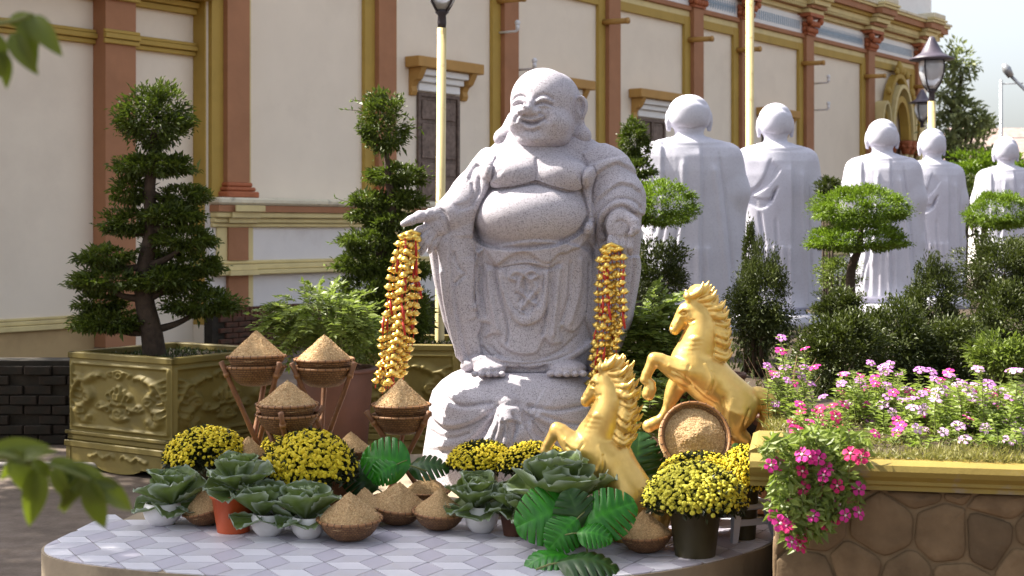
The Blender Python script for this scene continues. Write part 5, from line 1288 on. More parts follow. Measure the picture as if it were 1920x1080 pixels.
def stand(label, x, y, zrim, rad, phase, z0=.2015, spread=.75):
    r = thing('bamboo_stand', label, 'stand', (x,y,z0), 0, 'bamboo tripod basket stands'); h = zrim-z0
    for k in range(3):
        a = phase+k*2*math.pi/3; b = a+math.pi*.92
        top = Vector((rad*math.cos(a), rad*math.sin(a), h)); bot = Vector((rad*spread*math.cos(b), rad*spread*math.sin(b), .012))
        d = (top-bot).normalized(); e1 = top+d*.05
        pts = [bot+(e1-bot)*u for u in np.linspace(0,1,9)]; rd = [.0135 if i % 2 else .0155 for i in range(9)]
        pl = MB().tube(pts, rd, 8).build('pole', M['wood'], r)
        q = top-d*.03; MB().tube([q-d*.012,q+d*.012], .019, 8).build('lashing', M['rim'], pl)
    cpt = h*.40
    MB().tube([(.055*math.cos(t_),.055*math.sin(t_),cpt+.004*math.sin(3*t_)) for t_ in np.linspace(0,6.28,20)[:-1]], .005, 5, closed=True).build('tie_ring', M['rim'], r)
    return r
def raised(label_b, label_l, label_s, px, rimy, wpx, Y, ph, hv, lower=18, tilt=(0,0)):
    s = (wpx/SC(Y))/(2*.176); z = PX(0,rimy,Y).z; x = gX(px,Y); dz = lower/SC(Y)
    basket(label_b, (x,Y,z-.112*s), s, tilt, hv, ph)
    basket(label_l, (x,Y,z-.112*s-dz), s*1.01, tilt, 0, ph, False, group='empty lower baskets on the bamboo stands')
    stand(label_s, x, Y, z-dz-.01, .183*s, ph)
raised('rice basket on the leftmost bamboo stand, level with the planter rim', 'empty basket nested under the leftmost raised rice basket', 'leftmost bamboo tripod stand beside the carved planter', 481, 668, 114, 7.95, R(200), 0, 20, (3,0))
raised('highest rice basket on the stand in front of the brown pot', 'empty basket nested under the highest rice basket', 'tall bamboo tripod stand in front of the brown clay pot', 608, 673, 116, 8.0, R(335), 1, 16)
raised('rice basket on the low stand above the large yellow chrysanthemum', 'empty basket nested under the raised rice basket in front', 'low bamboo tripod stand behind the large yellow chrysanthemum', 539, 757, 120, 7.55, R(270), 2, 20)
raised('rice basket on the stand next to the draped stone seat, below the bells', 'empty basket nested under the rice basket beside the stone seat', 'bamboo tripod stand next to the draped stone seat', 752, 758, 114, 7.9, R(325), 0, 20)
def floor_basket(label, px, bot, w, hv=0, tilt=(0,0), z0=.2015, Y=None, hs=(1,1,1), rz=0):
    Y = Y or (CAMZ-z0)*FPX/(bot-HOR); s = (w/SC(Y))/(2*.176)
    return basket(label, (gX(px,Y), Y, z0+.172*s*abs(math.sin(R(max(abs(tilt[0]),abs(tilt[1])))))*.35), s, tilt, hv, rz, True, hs)
floor_basket('front rice basket standing on the bare tiles left of centre', 656, 1012, 126, 1, (3,0))
floor_basket('rice basket right behind the front one, only its peak showing', 684, 985, 96, 0, (0,0))
floor_basket('rice basket tipped to the right under the bright monstera leaf', 741, 966, 114, 2, (8,7), Y=7.25)
floor_basket('rice basket on the tiles between the tipped one and a white pot', 822, 992, 104, 0, (4,3))
floor_basket('tilted rice basket between a white pot and the orange pot at left', 394, 984, 92, 1, (5,-14))
floor_basket('small rice basket in shadow behind the bright monstera leaf', 658, 900, 86, 1, (0,0), z0=.42, Y=7.75)
floor_basket('dim rice basket low between the leftmost stand and the yellow flowers', 466, 930, 80, 0, (0,0), z0=.40, Y=7.75)
floor_basket('rice basket on the tiles beside the dark flower pot at right', 1212, 1034, 106, 0, (3,-3), Y=6.62)
floor_basket('dim rice basket behind the bright leaf beside the stone seat', 800, 935, 90, 2, (0,0), Y=7.7)
# big round basket of grain tipped to face the viewer, leaning on the horse crate
pB = PX(1300,816,7.18)
r_ = basket('round grain-filled basket tipped up to face the viewer below the right-hand horse', (pB.x,pB.y+.10,pB.z-.05), 1.05, (66,14), 2, 0, True, (1.10,1.10,.66))
block('small wooden crate propping the tipped round grain basket', pB.x, 7.28, .26, .18, pB.z-.13)
block('small hidden crate lifting the shadowed rice basket behind the monstera leaf', gX(658,7.75), 7.75, .22, .2, .42)
block('small hidden crate lifting the dim rice basket behind the yellow flowers', gX(466,7.75), 7.75, .2, .2, .40)

# ------------------------------------------------------------------ chrysanthemums
def mum_mesh(seed, n=900, R_=.25, hgt=.8, fr=.0108):
    rng = np.random.default_rng(seed)
    i = np.arange(n*2); ph = (1+5**.5)/2; zz = 1-(i+.5)/(n*2)*1.0; an = 2*math.pi*i/ph
    zz = zz*.98+.02; rr_ = np.sqrt(1-zz**2); D = np.stack([rr_*np.cos(an), rr_*np.sin(an), zz],1)
    patch = unit(rng.normal(size=(7,3))); dens = np.max(D@patch.T, axis=1)
    keep = rng.random(len(D)) < np.clip(.62+.75*(dens-.55)/.45-.35*(D[:,2] < .25), .16, .98); D = D[keep]; n = len(D)
    D = unit(D+rng.normal(size=D.shape)*.06); P = D*np.array([R_,R_,R_*hgt])*(1+rng.normal(size=(n,1))*.03)
    V, F, T = [], [], []
    for p, d in zip(P, D):
        z = unit(d+rng.normal(size=3)*.25+np.array([0,0,.3])); x = unit(np.cross(z, [.3,.9,.1])); y = np.cross(z, x); s = fr*(.75+.5*rng.random()); t0 = rng.random()*.6; b = len(V)
        V.append(p+z*s*.5); T.append(t0*.6)
        for q in range(9):
            a = q*2*math.pi/9; V.append(p+(x*math.cos(a)+y*math.sin(a))*s*(.62)+z*s*.42); T.append(t0+.2)
        for q in range(9):
            a = (q+.5)*2*math.pi/9; k = s*(1.0 if q % 1 == 0 else .9)*(.9+.2*rng.random()); V.append(p+(x*math.cos(a)+y*math.sin(a))*k+z*s*(-.05+.1*rng.random())); T.append(t0+.4)
        for q in range(9):
            F.append((b,b+1+q,b+1+(q+1)%9)); F.append((b+1+q,b+10+q,b+1+(q+1)%9)); F.append((b+1+(q+1)%9,b+10+q,b+10+(q+1)%9))
    fl = mesh_np('blossoms', np.array(V), np.array(F), False, np.clip(np.array(T),0,1))
    m = 2200; d = unit(rng.normal(size=(m,3))); d[:,2] = np.abs(d[:,2])*1.0-.18*(rng.random(m)); P = d*np.array([R_,R_,R_*hgt])*(.80+.17*rng.random((m,1)))
    Vl, Fl, tl = leaf_cards(P, d+rng.normal(size=(m,3))*.6, .045, .022, rng, rng.random(m))
    lf = mesh_np('foliage', Vl, Fl, False, tl)
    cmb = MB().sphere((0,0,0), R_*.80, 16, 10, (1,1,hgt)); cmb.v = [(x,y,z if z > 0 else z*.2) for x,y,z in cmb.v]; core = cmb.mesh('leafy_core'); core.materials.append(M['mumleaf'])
    return fl, lf, core
mums = [mum_mesh(i) for i in (1,2,3)]
def mum(label, px, py, rx, ry, Y, k, m='mum', potm=None, bot=None, rz=0):
    """px,py centre of the dome's base line area; rx, ry half sizes in photo pixels"""
    S = SC(Y); c = PX(px,py,Y); zb = .2015 if bot is None else PX(0,bot,Y).z
    r = thing('chrysanthemum', label, 'flowers', (c.x,Y,zb), rz, 'yellow chrysanthemums in the display')
    sc = (rx/S/.25,)*2+(ry*1.25/S/.25/.8,)
    zc = c.z-zb-ry*.25/S
    fl, lf, co = mums[k]
    f_ = obj('blossoms', fl.copy(), M[m], r, (0,0,zc), (0,0,rz), sc); stuff(f_)
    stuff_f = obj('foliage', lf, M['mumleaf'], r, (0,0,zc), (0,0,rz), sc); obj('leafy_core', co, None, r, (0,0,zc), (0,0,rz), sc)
    h = zc-.02; rt_ = rx/S*.52
    if h > .04:
        pm = M[potm] if potm else M['darkpot']
        MB().lathe([(rt_*.74,0),(rt_*.75,.004),(rt_*.98,h-.02),(rt_*1.04,h-.019),(rt_*1.05,h),(rt_*.95,h),(rt_*.92,h-.02),(.01,h-.02)], 26).build('pot', pm, r)
    return r
mum('wide yellow chrysanthemum in front of the carved planter', 388, 850, 78, 48, 7.75, 0)
mum('large yellow chrysanthemum in the middle of the ornamental cabbages', 580, 872, 88, 62, 7.35, 1)
mum('small yellow chrysanthemum behind the large one, under the low stand', 556, 832, 62, 32, 7.85, 2)
mum('left of the two low yellow chrysanthemums before the stone seat', 903, 862, 62, 36, 7.5, 2)
mum('right of the two low yellow chrysanthemums before the stone seat', 1000, 868, 66, 38, 7.35, 1, rz=2)
mum('pale yellow chrysanthemum in the dark olive pot at the front right', 1303, 928, 94, 58, 6.55, 0, 'mumpale', 'darkpot', 1052, 1)
mum('yellow chrysanthemum just behind the front right one', 1312, 884, 74, 36, 6.95, 2, 'mum', rz=3)
mum('shaded chrysanthemum with few flowers beside the stone flower bed', 1396, 892, 52, 54, 6.9, 1, 'mum', rz=4)

# ------------------------------------------------------------------ ornamental cabbages
def cab_mat():
    m = leaf_mat('cabbage_leaves', (.095,.145,.024), (.42,.48,.42), .5, .22, (.3,.42,.08), .25); return m
M['cab'] = cab_mat()
M['cabinner'] = leaf_mat('cabbage_inner_leaves', (.125,.18,.028), (.38,.45,.30), .5, .22, (.3,.42,.08), .25)
def cab_leaf(seed, L=.16, W=.15, curl=.5, ruf=.012):
    rng = np.random.default_rng(seed); nu, nv = 12, 15; V, F, T = [], [], []; ph = rng.random(4)*6.28
    for i in range(nu+1):
        u = i/nu; hw = W*.5*(.14+.86*math.sin(math.pi*.5*min(1,u*1.35))**1.25)*(1-.62*max(0,(u-.70)/.30)**2.2)
        for j in range(nv):
            v = -1+2*j/(nv-1); e = max(abs(v)**3, max(0,(u-.7)/.3)**2)
            x = L*(u-.13*u*abs(v)**2.2); y = hw*v
            z = curl*L*(u**1.7)*.55+.22*hw*v*v*2+ruf*e*math.sin(v*9+u*7+ph[0])+ruf*.7*e*math.sin(u*26+v*5+ph[1])-.006*math.exp(-(v/.10)**2)*(1-u)
            V.append((x,y,z)); T.append(np.clip(.06+.85*e**2.6+.5*math.exp(-(v/.07)**2)*(1-u)*.8+.06*math.sin(abs(v)*14-u*10)+rng.normal()*.03,0,1))
    for i in range(nu):
        for j in range(nv-1): F.append((i*nv+j,(i+1)*nv+j,(i+1)*nv+j+1,i*nv+j+1))
    return mesh_np('leaf', V, F, True, T)
cabl = [cab_leaf(i, .16, .19+.02*(i%3), c_*.6, .0065) for i, c_ in enumerate((.15,-.25,.35,.05))]; cabi = [cab_leaf(10+i, .125, .17, .4, .0065) for i in range(2)]
for m_ in cabl: m_.materials.append(M['cab'])
for m_ in cabi: m_.materials.append(M['cabinner'])
def cabbage(label, px, py, wpx, Y, seed, potm=None, potpx=None, pottop=None, potbot=None, potr=None, zb=None, round_pot=True, tiltx=0, n=(5,4,3)):
    S = SC(Y); rr_ = random.Random(seed); c = PX(px,py,Y); z0 = .2015 if zb is None else zb; s = wpx/S/.36
    r = thing('ornamental_cabbage', label, 'cabbage', (c.x,Y,z0), 0, 'ornamental cabbages among the display'); ctr = Vector((0,0,c.z-z0-.22*wpx/S))
    for ring_, (cnt_, pitch, off, sc, inner) in enumerate(((n[0],6,.016,1.25,0),(n[1],-30,.012,1.42,0),(n[2],-56,.008,1.36,0),(3,-66,.004,1.40,1),(2,-80,.0,1.15,1))):
        for k in range(cnt_):
            a = 2*math.pi*(k+.5*ring_+rr_.uniform(-.15,.15))/cnt_+seed
            me = (cabi if inner else cabl)[rr_.randrange(2 if inner else 4)]
            p = pitch+rr_.uniform(-9,9)
            obj('leaf', me, None, r, ctr+Vector((math.cos(a),math.sin(a),0))*off*s+Vector((0,0,.012*ring_*s)), (R(rr_.uniform(-14,14)),R(p),a), (s*sc*rr_.uniform(.9,1.08),)*3)
    top = ctr.z
    limb([(0,0,max(0,top-.10)),(0,0,top-.04),tuple(ctr)], .02*s, .014*s, 8).build('stalk', M['stem'], r)
    if potm:
        hp = PX(0,pottop,Y).z-z0; rp = potr/S; ox = gX(potpx,Y)-c.x
        prof = [(rp*.55,0),(rp*.62,.004),(rp*.90,hp*.30),(rp*1.0,hp*.58),(rp*.96,hp*.85),(rp*.88,hp),(rp*.82,hp),(rp*.80,hp-.02),(.01,hp-.02)] if round_pot else [(rp*.72,0),(rp*.73,.004),(rp*.96,hp*.9),(rp*1.04,hp*.9),(rp*1.05,hp),(rp*.95,hp),(rp*.9,hp-.02),(.01,hp-.02)]
        MB().lathe(prof, 26, (ox,0,0)).build('pot', M[potm], r)
        MB().lathe([(rp*.8,hp-.018),(.01,hp-.012)], 16, (ox,0,0)).build('soil', M['soil'], r)
    return r
def Yf(b): return (CAMZ-.2015)*FPX/(b-HOR)
cabbage('leftmost ornamental cabbage in a white pot at the platform edge', 322, 922, 118, Yf(983), 1, 'whitepot', 305, 942, 983, 36)
cabbage('ornamental cabbage raised in the tall orange pot', 446, 893, 118, Yf(996), 2, 'redpot', 438, 925, 996, 42, round_pot=False)
cabbage('ornamental cabbage in a round white pot next to the orange pot', 492, 945, 112, Yf(1003), 3, 'whitepot', 503, 962, 1003, 33)
cabbage('ornamental cabbage left of the front rice basket, pot in its shade', 572, 950, 112, Yf(1008), 4, 'whitepot', 578, 968, 1008, 32)
cabbage('ornamental cabbage in a white pot right of the floor baskets', 890, 930, 118, Yf(997), 5, 'whitepot', 903, 948, 997, 32)
cabbage('ornamental cabbage with drooping leaf between white pot and the big cabbage', 962, 938, 92, Yf(1003), 6, 'brownpot', 963, 962, 1003, 26, round_pot=False)
cabbage('biggest ornamental cabbage, in front of the front golden horse', 1052, 918, 176, 6.75, 7, 'darkpot', 1060, 955, 1010, 44, n=(7,6,5), round_pot=False)

# ------------------------------------------------------------------ monstera leaves
def monstera(seed, L=.30, W=.27):
    rng = np.random.default_rng(seed); nu, nh = 56, 7; V, F, T = [], [], []
    for s in (-1,1):
        b = len(V)
        for i in range(nu+1):
            u = i/nu; hw = W*.5*(math.sin(math.pi*(u**.62))**.62 if 0 < u < 1 else 0)+.001
            f = (u*7.0+.25) % 1.0; cut = 1.0
            if .10 < u < .93 and f > .77: cut = .26+.15*rng.random()
            for j in range(nh):
                v = j/(nh-1)*cut; y = s*hw*v; x = L*(u*.92+.22*v*hw/W*1.4-.06)
                z = .10*L*math.sin(math.pi*u)-.5*hw*v*v*.55+.004*math.cos(u*44)*v-.16*L*u*u
                V.append((x,y,z)); T.append(np.clip(.35+.4*math.exp(-(v/.06)**2)+.15*math.cos(u*44+v*3)+.1*rng.normal(),0,1))
        for i in range(nu):
            for j in range(nh-1):
                q = (b+i*nh+j,b+(i+1)*nh+j,b+(i+1)*nh+j+1,b+i*nh+j+1); F.append(q if s > 0 else q[::-1])
    return mesh_np('blade', V, F, True, T)
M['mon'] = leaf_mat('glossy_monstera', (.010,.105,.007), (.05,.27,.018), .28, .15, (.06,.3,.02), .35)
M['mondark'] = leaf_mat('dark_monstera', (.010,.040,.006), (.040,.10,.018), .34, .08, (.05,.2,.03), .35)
mon_me = [monstera(1), monstera(2,.28,.24)]; mond = [m_.copy() for m_ in mon_me]
for m_ in mon_me: m_.materials.append(M['mon'])
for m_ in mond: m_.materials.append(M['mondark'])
def mleaf(label, px, py, Y, d, nrm, s, dark=False, k=0, z=None):
    """base at a photo pixel; d = direction of the midrib, nrm = side that faces out"""
    c = PX(px,py,Y)
    if z is not None: c.z = z
    X_ = Vector(d).normalized(); Z_ = Vector(nrm); Z_ = (Z_-X_*Z_.dot(X_)).normalized(); Y_ = Z_.cross(X_)
    e_ = Matrix((X_,Y_,Z_)).transposed().to_euler()
    r = thing('monstera_leaf', label, 'leaf', c, 0, 'glossy monstera leaves laid among the display', rot=tuple(e_)); r.scale = (s,s,s)
    obj('blade', (mond if dark else mon_me)[k], None, r)
    MB().tube([(-.10,0,-.03),(-.04,0,-.004),(0,0,.001),(.10,0,.012)], [.005,.0045,.004,.003], 6).build('leaf_stalk', M['stem'], r)
    return r
FRT = (0,-1,.55)
mleaf('bright green monstera leaf above the tipped rice basket', 765, 872, 7.35, (-1,.1,.22), FRT, .98)
mleaf('bright monstera leaf hanging left below the first bright one', 742, 872, 7.32, (-1,-.1,-.55), FRT, .62, k=1)
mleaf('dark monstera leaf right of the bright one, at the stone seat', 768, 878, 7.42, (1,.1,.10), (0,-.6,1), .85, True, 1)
mleaf('large bright monstera leaf under the biggest cabbage, pointing left', 1072, 950, 6.52, (-1,-.15,-.30), (0,-1,.45), 1.05)
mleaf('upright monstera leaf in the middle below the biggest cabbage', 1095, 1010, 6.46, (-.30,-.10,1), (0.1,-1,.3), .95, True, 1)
mleaf('glossy monstera leaf pointing right beneath the front golden horse', 1098, 985, 6.44, (1,-.05,.55), (-.2,-1,.6), .95)
mleaf('small curled monstera leaf lying right of the bright bunch', 1085, 1000, 6.36, (1,-.2,-.05), (0,-.8,1), .62, False, 1)
mleaf('bright monstera leaf low in the bunch, pointing down to the left', 1080, 975, 6.42, (-.8,-.3,-.75), (0,-1,.5), .75, False, 1)
mleaf('monstera leaf lying flat on the tiles, left of two', 1068, 1010, 6.36, (-1,-.25,.0), (0,-.25,1), .85, k=1, z=.235)
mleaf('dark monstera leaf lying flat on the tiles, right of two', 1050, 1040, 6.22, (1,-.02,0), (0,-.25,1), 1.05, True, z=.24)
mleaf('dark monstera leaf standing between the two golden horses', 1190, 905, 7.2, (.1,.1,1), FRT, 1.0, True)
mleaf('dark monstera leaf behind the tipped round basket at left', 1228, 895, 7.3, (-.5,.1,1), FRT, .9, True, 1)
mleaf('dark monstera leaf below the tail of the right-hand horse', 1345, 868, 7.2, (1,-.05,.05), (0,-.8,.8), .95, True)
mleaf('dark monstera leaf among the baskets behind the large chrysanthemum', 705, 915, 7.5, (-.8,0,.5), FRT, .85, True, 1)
# ------------------------------------------------------------------ bell garlands in the hands
bell_mb = MB(); 
pr = [(.004,.026,0),(.015,.021,0),(.020,.010,0),(.024,-.002,1),(.016,-.010,0)]
vs = []; fs = []
for (q, z, star) in pr:
    for k in range(10): vs.append(((q*(1.35 if star and k % 2 == 0 else 1))*math.cos(k*math.pi/5), (q*(1.35 if star and k % 2 == 0 else 1))*math.sin(k*math.pi/5), z+(.007 if star and k % 2 == 0 else 0)))
for i in range(len(pr)-1):
    for k in range(10): fs.append((i*10+k,(i+1)*10+k,(i+1)*10+(k+1)%10,i*10+(k+1)%10))
fs += [tuple(range(10)), tuple(range(49,39,-1))]
bell_me = MB().add(vs, fs, True).mesh('bell'); bell_me.materials.append(M['gold_foil'])
tas = MB().tube([(0,0,0),(0,0,-.05),(0,0,-.10)], [.004,.009,.007], 6).mesh('tassel'); tas.materials.append(M['red'])
def garland(label, top, rows, Y, seed, nstr=8, step=.049):
    """rows: (photo row, left px, right px) of the bundle as it hangs"""
    rr_ = random.Random(seed); T = PX(*top, Y); r = thing('bell_garland', label, 'garland', T); S = SC(Y)
    ys = [q[0] for q in rows]; lx = [q[1] for q in rows]; rx = [q[2] for q in rows]
    ztop = top[1]; zbot = ys[-1]
    for k in range(nstr):
        f = (k+.5)/nstr; dep = .035*math.sin(f*math.pi*3+seed)
        end = zbot-rr_.uniform(0,.16)*(zbot-ztop); pts = []
        n = int((end-ztop)/S/.03)
        for i in range(n+1):
            y = ztop+(end-ztop)*i/n; a, b = np.interp(y, ys, lx), np.interp(y, ys, rx)
            p = PX(a+(b-a)*f+1.5*math.sin(i*.6+k), y, Y)-T; p.y += -dep*min(1,i/6); pts.append(p)
        cd = MB().tube(pts, .0028, 5).build('cord', M['red'], r)
        d = .0; i = 0; L = [0]
        for q in range(1,len(pts)): L.append(L[-1]+(pts[q]-pts[q-1]).length)
        d = rr_.uniform(0,.03)
        while d < L[-1]:
            u = np.interp(d, L, range(len(pts))); i0 = min(int(u), len(pts)-2); p = pts[i0]+(pts[i0+1]-pts[i0])*(u-i0)
            s = rr_.uniform(.78,1.05)
            ob = obj('bell', bell_me, None, r, p+Vector((rr_.uniform(-.006,.006),rr_.uniform(-.008,.004),0)), (rr_.uniform(-.35,.35),rr_.uniform(-.35,.35),rr_.uniform(0,6)), (s,s,s))
            d += step*rr_.uniform(.88,1.15)
            if rr_.random() < .10: obj('tassel', tas, None, cd, p+Vector((rr_.uniform(-.02,.02),-.015,-.01)), (rr_.uniform(-.2,.2),rr_.uniform(-.2,.2),0))
    MB().tube([(-.05,.0,.0),(0,-.015,.02),(.05,0,0)], .012, 8).build('loop', M['gold_foil'], r)
    return r
garland('gold bell garland with red cords hanging from the left outstretched hand', (772,440), [(440,752,782),(475,738,785),(560,722,786),(640,714,776),(740,700,752)], 8.28, 3, 9)
garland('gold bell garland with red cords hanging from the right outstretched hand', (1146,464), [(464,1128,1160),(490,1120,1172),(600,1118,1172),(680,1108,1152),(740,1100,1140),(830,1084,1108)], 8.26, 5, 8)

# ------------------------------------------------------------------ stone flower bed at the right
bx0, bx1, by0, by1 = gX(1452,6.03)+.0, 5.2, 6.03, 8.35; ZC = .745
bed = thing('stone_flower_bed', 'raised stone flower bed with a rounded yellow coping at the lower right', 'flower bed', (bx0,by0,0))
BW, BD = bx1-bx0, by1-by0; slope = -.20
Msh = Matrix.Rotation(slope, 4, 'Z')
bed.rotation_euler = (0,0,slope)
mstone = mat('brown_fieldstone', (.140,.090,.046), .85, .25, 5, .6, 24, c2=(.20,.135,.075), dirt=(.07,.045,.022), dscale=3.2, damt=.75)
nt = mstone.node_tree; oi = nt.nodes.new('ShaderNodeObjectInfo'); bs_ = [n for n in nt.nodes if n.type == 'BSDF_PRINCIPLED'][0]; src = bs_.inputs['Base Color'].links[0].from_socket
nt.links.new(mixrgb(nt, src, ramp(nt, oi.outputs['Random'], [(0,(.62,.60,.58)),(.5,(1,.98,.95)),(1,(1.3,1.25,1.2))]), 1.0, 'MULTIPLY'), bs_.inputs['Base Color'])
mmort = mat('brown_mortar', (.19,.13,.072), .9, .25, 6, .5, 40)
MB().box(.012,BW,.012,.030,0,.62).build('mortar_core', mmort, bed); MB().box(.012,.030,.032,BD,0,.62).build('mortar_core', mmort, bed); MB().box(.30,BW,BD-.2,BD,0,.62).build('mortar_core', mmort, bed)
def voronoi_stones(w, h, cell, seed):
    rr_ = random.Random(seed); pts = []
    for j in range(int(h/cell*1.15)+1):
        for i in range(int(w/cell)+1): pts.append(((i+.5*(j%2)+rr_.uniform(-.32,.32))*cell, (j+.4+rr_.uniform(-.28,.28))*cell*.88))
    out_ = []
    for a in pts:
        poly = [(0,0),(w,0),(w,h),(0,h)]
        for b in pts:
            if b is a or math.hypot(a[0]-b[0],a[1]-b[1]) > cell*3: continue
            mx_, my_ = (a[0]+b[0])/2, (a[1]+b[1])/2; nx_, ny_ = a[0]-b[0], a[1]-b[1]; o = []
            for k in range(len(poly)):
                p, q = poly[k], poly[(k+1)%len(poly)]; sp = (p[0]-mx_)*nx_+(p[1]-my_)*ny_; sq = (q[0]-mx_)*nx_+(q[1]-my_)*ny_
                if sp >= 0: o.append(p)
                if (sp >= 0) != (sq >= 0): u = sp/(sp-sq); o.append((p[0]+(q[0]-p[0])*u, p[1]+(q[1]-p[1])*u))
            poly = o
            if len(poly) < 3: break
        if len(poly) >= 3: out_.append(poly)
    return out_
def stone_piece(poly, rr_):
    cx_ = sum(p[0] for p in poly)/len(poly); cz_ = sum(p[1] for p in poly)/len(poly)
    # rounded outline
    P = []
    for k in range(len(poly)):
        a, b, c_ = poly[k-1], poly[k], poly[(k+1)%len(poly)]
        for u in (.22,): P += [(b[0]+(a[0]-b[0])*u,b[1]+(a[1]-b[1])*u),(b[0]*.88+(a[0]+c_[0])*.06,b[1]*.88+(a[1]+c_[1])*.06),(b[0]+(c_[0]-b[0])*u,b[1]+(c_[1]-b[1])*u)]
    n = len(P); vs = []; jit = [rr_.uniform(-.003,.003) for _ in range(n)]
    for inset, y in ((.006,.012),(.007,.004),(.015,-.003),(.05,-.005)):
        for k, p in enumerate(P):
            d = math.hypot(p[0]-cx_,p[1]-cz_); f = max(.1,(d-inset+jit[k])/d); vs.append((cx_+(p[0]-cx_)*f, y+(rr_.uniform(-.002,.002) if y < 0 else 0), cz_+(p[1]-cz_)*f))
    vs.append((cx_,-.006+rr_.uniform(-.004,.004),cz_)); fs = []
    for l in range(3):
        for k in range(n): fs.append((l*n+k, l*n+(k+1)%n, (l+1)*n+(k+1)%n, (l+1)*n+k))
    for k in range(n): fs.append((3*n+k, 3*n+(k+1)%n, 4*n))
    return MB().add(vs, fs, True)
rr_ = random.Random(9)
for poly in voronoi_stones(2.5, .61, .215, 4):
    a = abs(sum(poly[k][0]*poly[(k+1)%len(poly)][1]-poly[(k+1)%len(poly)][0]*poly[k][1] for k in range(len(poly))))/2
    if a < .004: continue
    stone_piece(poly, rr_).build('stone', mstone, bed)
for poly in voronoi_stones(1.2, .61, .215, 6):
    stone_piece(poly, rr_).build('stone', mstone, bed, rot=(0,0,R(-90)), loc=(0,1.2,0))
cap_prof = [(-.055,.62),(-.055,.638),(-.075,.648),(-.075,.662),(-.105,.685),(-.118,.708),(-.112,.732),(-.085,.745),(.03,.745),(.03,.62)]
capm = mat('yellow_coping_paint', (.255,.185,.038), .6, .12, 4, .15, 40, dirt=(.24,.19,.15), dscale=6, damt=.85, dirtpos=(.57,.66))
MB().prism([(p[0],p[1]) for p in cap_prof], -.10, BW, 'x').build('coping', capm, bed)
MB().prism([(p[0] if p[0] < .1 else .03,p[1]-.004) for p in cap_prof], -.75, -.202, 'x').build('coping', capm, bed, rot=(0,0,R(-90)))
MB().box(.032,BW,.032,BD-.1,.3,.725).build('soil', M['soil'], bed)
def B2W(x, y, z): return bed.matrix_basis @ Vector((x,y,z))
# dry grass and moss over the soil
rng = np.random.default_rng(77); n = 30000
P = np.stack([rng.uniform(-.06,4.0,n), -.03+1.55*rng.random(n)**1.6, np.full(n,.715)],1); P[:,2] += np.where(P[:,1] < .05, .03, 0)
Dg = rng.normal(size=(n,3))*np.array([.7,.7,.3])+np.array([0,0,.8]); clump = .5+.5*np.sin(P[:,0]*9+2*np.sin(P[:,1]*8))
V, F, t = leaf_cards(P, Dg, (.024+.06*rng.random(n)*clump), .0055, rng, np.clip(rng.random(n)*.7+.3*clump,0,1))
gs = stuff(obj('bed_grass', mesh_np('bed_grass', V, F, False, t), M['grass'], None, bed.location, bed.rotation_euler)); gs['label'] = 'dry yellow-green grass and moss along the coping of the flower bed'; gs['category'] = 'grass'

# periwinkles
def flower_mesh():
    vs, fs = [(0,0,0)], []
    for k in range(5):
        a = 2*math.pi*k/5; b = len(vs)
        for rr2, da, z in ((.35,-.30,.001),(.78,-.55,.002),(1.0,-.18,-.001),(1.0,.30,-.0015),(.72,.58,.0025),(.35,.30,.001)):
            vs.append((.024*rr2*math.cos(a+da), .024*rr2*math.sin(a+da), z))
        fs.append((0,b,b+1,b+2,b+3,b+4,b+5))
    return vs, fs
fv, ff = flower_mesh()
flm = {}
for c_ in ('pink','mauve','magenta','lilac'):
    me = bpy.data.meshes.new('flower'); me.from_pydata(fv, [], ff); me.materials.append(M[c_]); me.update()
    at_ = me.attributes.new('tint','FLOAT','POINT'); at_.data.foreach_set('value', [.3]+[.6]*(len(fv)-1)); flm[c_] = me
eye = MB().lathe([(.0045,.001),(.004,.003),(.001,.004)], 7).mesh('eye'); eye.materials.append(M['flowereye'])
